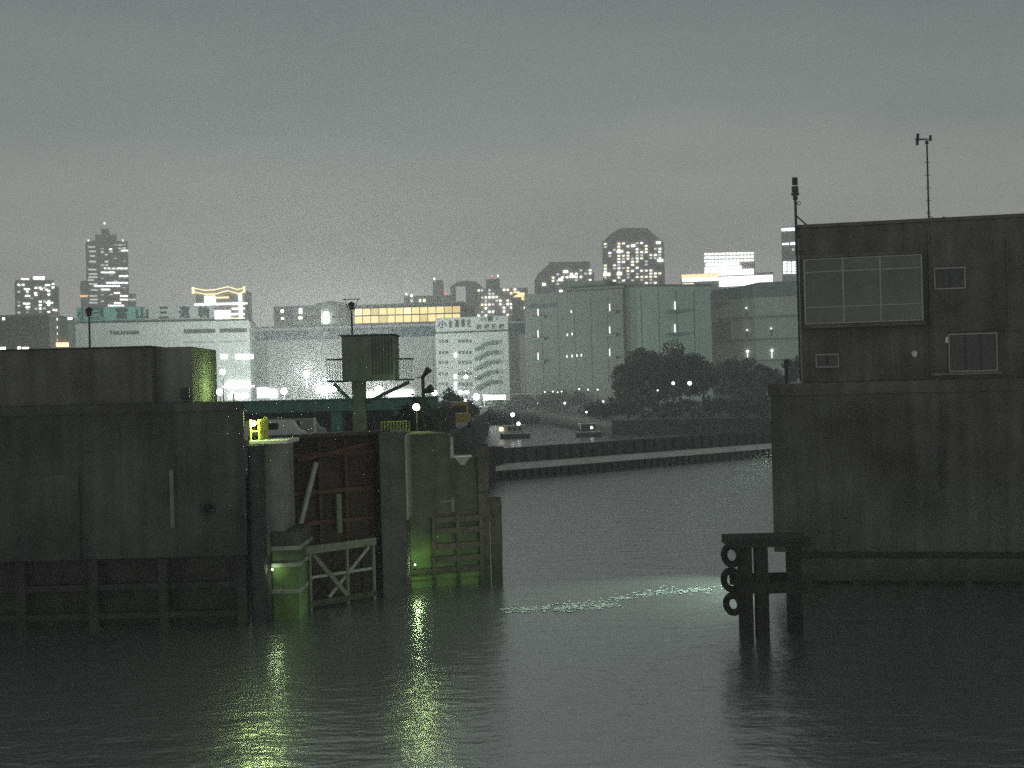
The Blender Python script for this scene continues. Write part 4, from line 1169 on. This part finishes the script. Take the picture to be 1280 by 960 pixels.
green_lamp(291, 490, 50.0, ZT, 'yellow-green lamp shining on the end wall of the hut', 85, 0.05)

# lamp on the hidden inner side of the right pier that lights the channel
CL = thing('channel_lamp', 'greenish bulkhead lamp on the inner side of the right pier', 'lamp', (12.4, 57.5, 5.2))
MB().box(-0.05, -0.15, -0.1, 0.5, 0.15, 0.1).build('bracket', STEEL_DK, CL)
MB().ball((-0.1, 0, 0), 0.05).build('lens', G_SMALL, CL)
ld = bpy.data.lights.new('lamp_light', 'SPOT'); ld.energy = 11000; ld.color = (0.7, 1.0, 0.8); ld.shadow_soft_size = 0.15
ld.spot_size = R(50); ld.spot_blend = 1.0
lo = bpy.data.objects.new('lamp_light', ld); COL.objects.link(lo); lo.parent = CL; lo.location = (-0.35, -0.2, -0.1)
lo.rotation_euler = (Vector((3.2, 47.8, 0)) - Vector((12.05, 57.3, 5.1))).to_track_quat('-Z', 'Y').to_euler()

# pale flecks painted in for lamp glints on the channel ripples
rnd = random.Random(5)
fo = MB()
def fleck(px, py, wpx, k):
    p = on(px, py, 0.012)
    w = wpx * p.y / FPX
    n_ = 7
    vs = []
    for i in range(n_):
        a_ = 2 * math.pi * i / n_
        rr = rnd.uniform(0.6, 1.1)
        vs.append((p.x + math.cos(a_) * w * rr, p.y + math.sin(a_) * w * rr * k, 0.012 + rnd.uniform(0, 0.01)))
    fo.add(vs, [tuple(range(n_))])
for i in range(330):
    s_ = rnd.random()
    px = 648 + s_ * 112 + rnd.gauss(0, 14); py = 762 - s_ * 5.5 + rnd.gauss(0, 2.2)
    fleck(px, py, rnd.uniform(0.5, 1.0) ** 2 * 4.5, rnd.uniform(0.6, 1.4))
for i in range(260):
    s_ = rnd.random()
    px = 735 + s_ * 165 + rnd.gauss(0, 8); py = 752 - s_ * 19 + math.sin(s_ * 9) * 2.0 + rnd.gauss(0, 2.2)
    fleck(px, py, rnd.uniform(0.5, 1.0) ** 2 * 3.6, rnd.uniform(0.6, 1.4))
fob = fo.build('painted_glints', mat('painted_glints', (0.62, 0.68, 0.63), 0.5, 0.1, 5.0))
tag(fob, 'pale flecks painted in for light glints across the channel', 'painted_glints', kind='stuff')

# ------------------------------------------------------------------ trees and bushes
LEAF = mat('dark foliage', (0.04, 0.06, 0.045), 0.8, 0.5, 0.6)
BARK = mat('bark', (0.06, 0.05, 0.04), 0.9, 0.3, 3.0)
def tree(name, label, base, height, rx, rz, seed, leaves=2600, group=None, trunk=True, cat='tree', ls=0.5, zc=None):
    rnd = random.Random(seed)
    T = thing(name, label, cat, base, 0, group)
    clumps = []
    zc = height - rz if zc is None else zc
    for i in range(40):
        a_ = rnd.uniform(0, 2 * math.pi); e_ = rnd.uniform(-0.75, 1.0); q = rnd.uniform(0.35, 0.98)
        cz = math.sqrt(max(0, 1 - e_ * e_))
        clumps.append((Vector((math.cos(a_) * cz * rx * q, math.sin(a_) * cz * rx * q, zc + e_ * rz * q)), rnd.uniform(0.16, 0.36)))
    if trunk:
        tm = MB().cyl((0, 0, 0), (0.1, 0, zc * 0.7), height * 0.028, height * 0.018, 8)
        for c_, _ in clumps[:7]:
            tm.cyl((0.1, 0, zc * 0.55), tuple(c_ * 0.85), height * 0.012, height * 0.004, 6)
        tm.build('trunk', BARK, T)
    lm = MB()
    for i in range(leaves):
        c_, rr = clumps[rnd.randrange(len(clumps))]
        v = Vector((rnd.gauss(0, 1), rnd.gauss(0, 1), rnd.gauss(0, 1))).normalized() * (rnd.random() ** 0.45) * rr * (rx + rz) * 0.62
        p = c_ + Vector((v.x, v.y, v.z * 0.8))
        if p.z < 0.15: p.z = 0.15 + rnd.random() * 0.3
        s_ = ls * rnd.uniform(0.6, 1.3)
        a_ = Vector((rnd.gauss(0, 1), rnd.gauss(0, 1), rnd.gauss(0, .7))).normalized()
        b_ = a_.cross(Vector((rnd.gauss(0, 1), rnd.gauss(0, 1), rnd.gauss(0, 1)))).normalized()
        lm.add([p - a_ * s_ * .5, p + b_ * s_ * .32, p + a_ * s_ * .5, p - b_ * s_ * .32], [(0, 1, 2, 3)])
    lm.build('crown', LEAF, T)
    return T
def tree_px(px, pytop, wpx, Y, label, seed, ground=2.4, leaves=5200, **k):
    t0 = at(px, pytop, Y)
    h = t0.z - ground
    rx = wpx * Y / FPX / 2
    return tree('broadleaf_tree', label, (t0.x, Y, ground), h, rx * 0.86, min(h * 0.46, rx * 1.0), seed, int(leaves * 1.6), 'trees on the far bank', **k)
tree_px(800, 433, 78, 228, 'big rounded dark tree, largest of the clump by the path lamps', 1, leaves=9000)
tree_px(848, 434, 76, 232, 'broad dark tree adjoining the largest one behind the path lamps', 2, leaves=9000)
tree_px(783, 455, 52, 224, 'lower dark tree on the left skirt of the clump', 3, leaves=4500)
tree_px(878, 452, 40, 226, 'narrow dark tree on the right flank of the clump', 4, leaves=4500)
tree_px(918, 445, 68, 240, 'looser paler tree between the clump and the control building', 5, leaves=4500)
tree_px(958, 455, 60, 236, 'low spreading tree close beside the control building', 6, leaves=4500)
tree_px(995, 445, 40, 230, 'tree half hidden behind the control building corner', 8, leaves=2500)
k = 0
for (px, py, w, Y) in ((748, 503, 44, 217), (772, 499, 46, 216), (805, 495, 60, 214), (845, 500, 60, 212), (890, 498, 60, 210), (935, 497, 60, 207), (975, 500, 50, 204)):
    t0 = at(px, py, Y); k += 1
    tree('bank_bush', 'low dark bush in the row at the foot of the far trees', (t0.x, Y, 2.35), t0.z - 2.35 + 0.3, w * Y / FPX / 2, (t0.z - 2.35) * 0.55, 40 + k, 1700, 'bushes at the foot of the trees', False, 'bush', 0.45)
for (px, py, w, Y) in ((625, 500, 50, 303), (655, 497, 44, 304), (685, 494, 46, 306), (715, 492, 50, 307), (745, 490, 46, 309), (772, 488, 40, 306)):
    t0 = at(px, py, Y); k += 1
    tree('hedge_bush', 'dark hedge bush across the basin below the green warehouse', (t0.x, Y, 2.35), t0.z - 2.35 + 0.5, w * Y / FPX / 2, (t0.z - 2.35) * 0.55, 40 + k, 1800, 'hedge below the green warehouse', False, 'bush', 0.6)
for (px, py, w, Y, lab) in ((562, 492, 34, 190, 'tall rounded dark bush between thin yard lamp and yellow loader'), (585, 505, 34, 180, 'rounded dark bush just behind the yellow loader'), (605, 506, 34, 235, 'low dark bush at the corner of the basin')):
    t0 = at(px, py, Y); k += 1
    tree('yard_bush', lab, (t0.x, Y, 4.35 if px < 600 else 2.35), t0.z - 4.35 + 0.4, w * Y / FPX / 2, (t0.z - 4.35) * 0.55 + .3, 40 + k, 2400, 'bushes at the yard edge', False, 'bush', 0.45)
t0 = at(520, 487, 70)
tree('gate_shrub', 'ragged shrub clump around the loudspeaker post', (at(515, 500, 66).x, 66, 4.35), 3.4, 0.9, 1.2, 90, 1800, None, False, 'shrub', 0.16)

# ------------------------------------------------------------------ boats and yard vehicles
HULL = mat('dark boat hull', (0.04, 0.045, 0.05), 0.5, 0.2, 1.0)
CABIN = mat('cream boat cabin', (0.45, 0.42, 0.28), 0.5, 0.1, 1.0)
def boat(label, px, pywl, wpx, name, cabin_m, yellow):
    p = on(px, pywl, 0.0)
    w = wpx * p.y / FPX
    T = thing(name, label, 'boat', (p.x, p.y, 0), R(8))
    hb = [(-w * .5, 0), (-w * .42, -w * .12), (w * .3, -w * .16), (w * .5, -w * .02), (w * .5, w * .3), (-w * .45, w * .3)]
    MB().prism(hb, -0.3, 0.75).build('hull', HULL, T)
    MB().prism([(x * 1.02, y * 1.02) for x, y in hb], 0.752, 0.86).build('gunwale', WHITEP, T)
    MB().box(-w * .3, w * .0, 0.862, w * .28, w * .24, 2.1).build('cabin', cabin_m, T)
    MB().box(-w * .36, -w * .04, 2.103, w * .34, w * .27, 2.2).build('cabin_roof', WHITEP, T)
    for k in range(3):
        x = -w * .24 + k * w * .17
        MB().box(x, -0.03 + 0.0, 1.3, x + w * .12, -0.004, 1.85).build('window', GLASS_DK, T)
    MB().cyl((-w * .05, w * .1, 2.2), (-w * .05, w * .1, 4.1), 0.05).build('mast', STEEL_GRY, T)
    MB().ball((-w * .05, w * .1, 3.9 if yellow else 4.05), 0.34 if yellow else 0.16).build('mast_lamp', G_SMALL, T)
    MB().ball((w * .12, -0.1, 2.42 if yellow else 1.5), 0.3 if yellow else 0.22).build('deck_lamp', G_SMALL, T)
    if yellow:
        MB().cyl((-w * .46, -0.2, 1.3), (-w * .46, -0.25, 1.9), 0.34, n=12).build('side_lamp', G_GOLDT, T)
    return T
boat('small work boat with yellow side lamp and white mast lights in the basin', 644, 548, 38, 'work_boat', CABIN, True)
boat('small dark cabin boat with pale roof moored near the far bank', 736, 546, 32, 'cabin_boat', HULL, False)

yv = at(578, 541, 128)
YT = thing('yellow_loader', 'boxy yellow loader with pale rails parked at the yard edge', 'loader', (yv.x - .2, 128, 4.4), 0)
MB().box(-1.0, -0.9, 0.5, 1.0, 1.4, 1.3).build('body', YMACH, YT, bevel=0.05)
MB().box(-0.8, -0.5, 1.303, 0.8, 1.1, 2.5).build('cab', YMACH, YT, bevel=0.05)
MB().box(-0.65, -0.54, 1.5, 0.65, -0.503, 2.2).build('windscreen', GLASS_DK, YT)
MB().box(-1.0, -0.6, 2.503, 1.0, 1.2, 2.6).build('roof', WHITEP, YT)
MB().bar((-0.9, -0.95, 1.42), (0.9, -0.95, 1.42), 0.09).build('guard_rail', WHITEP, YT)
for (x, y) in ((-0.95, -0.5), (0.95, -0.5), (-0.95, 1.0), (0.95, 1.0)):
    wv = MB().cyl((x - .16, y, 0.42), (x + .16, y, 0.42), 0.42, n=16).build('wheel', RUBBER, YT)
    MB().cyl((x - .17, y, 0.42), (x + .17, y, 0.42), 0.2, n=12).build('rim', STEEL_GRY, wv)
MB().ball((0.6, -0.3, 2.7), 0.12).build('beacon', G_SMALL, YT)

def parked_van(px, Y, label, paint):
    p = at(px, 530, Y)
    T = thing('parked_van', label, 'van', (p.x, Y, 4.4), R(4))
    MB().profile([(-2.2, .35), (2.1, .35), (2.2, .9), (1.75, 1.05), (1.3, 1.75), (-2.15, 1.8), (-2.25, .9)], -0.8, 0.8).build('body', paint, T, bevel=0.06)
    for x in (-1.4, -0.2):
        MB().box(x - .45, -0.82, 1.12, x + .45, -0.803, 1.6).build('window', GLASS_DK, T)
    for x in (-1.4, 1.35):
        for y in (-0.74, 0.74):
            wv = MB().cyl((x, y - .1, .33), (x, y + .1, .33), 0.33, n=14).build('wheel', RUBBER, T)
            MB().cyl((x, y - .11, .33), (x, y + .11, .33), 0.17, n=10).build('rim', STEEL_GRY, wv)
    MB().box(2.16, -0.6, .6, 2.24, -0.3, .8).build('headlight', WHITEP, T)
    MB().box(2.16, 0.3, .6, 2.24, 0.6, .8).build('headlight', WHITEP, T)
    return T
parked_van(345, 96, 'white van parked under the teal bridge nearest the landing', WHITEP)
parked_van(372, 102, 'grey van parked under the teal bridge next to the white one', STEEL_GRY)
bo = at(393.5, 533, 62)
T = thing('lit_bollard', 'short white bollard standing on the gate walkway', 'bollard', (bo.x, 62, 4.4))
MB().cyl((0, 0, 0), (0, 0, zat(393, 522, 62) - 4.4), 0.07, n=10).build('post', WHITEP, T)
MB().cyl((0, 0, 0), (0, 0, 0.08), 0.13, n=10).build('base', STEEL_DK, T)
railing('yard_fence', 'low dull yellow railing along the yard edge behind the recess column',
        [(xat(478, 535, 57), 56.5), (xat(512, 535, 57), 56.9)], 4.4, zat(495, 527, 56.7) - 4.4, mat('dull yellow rail paint', (0.16, 0.15, 0.05), 0.7, 0.2, 4.0), gap=0.14)

# ------------------------------------------------------------------ haze
hz = MB().box(-880, -60, -3.0, 880, 1500, 172).build('haze', None)
hm = bpy.data.materials.new('night haze')
hm.use_nodes = True
t = hm.node_tree
t.nodes.clear()
mo = t.nodes.new('ShaderNodeOutputMaterial')
pv = t.nodes.new('ShaderNodeVolumePrincipled')
pv.inputs['Color'].default_value = (0.98, 0.99, 0.975, 1)
pv.inputs['Density'].default_value = 0.00105
pv.inputs['Anisotropy'].default_value = 0.0
t.links.new(pv.outputs[0], mo.inputs['Volume'])
hz.data.materials.append(hm)
tag(hz, 'thin night haze over the harbour', 'haze', kind='stuff')
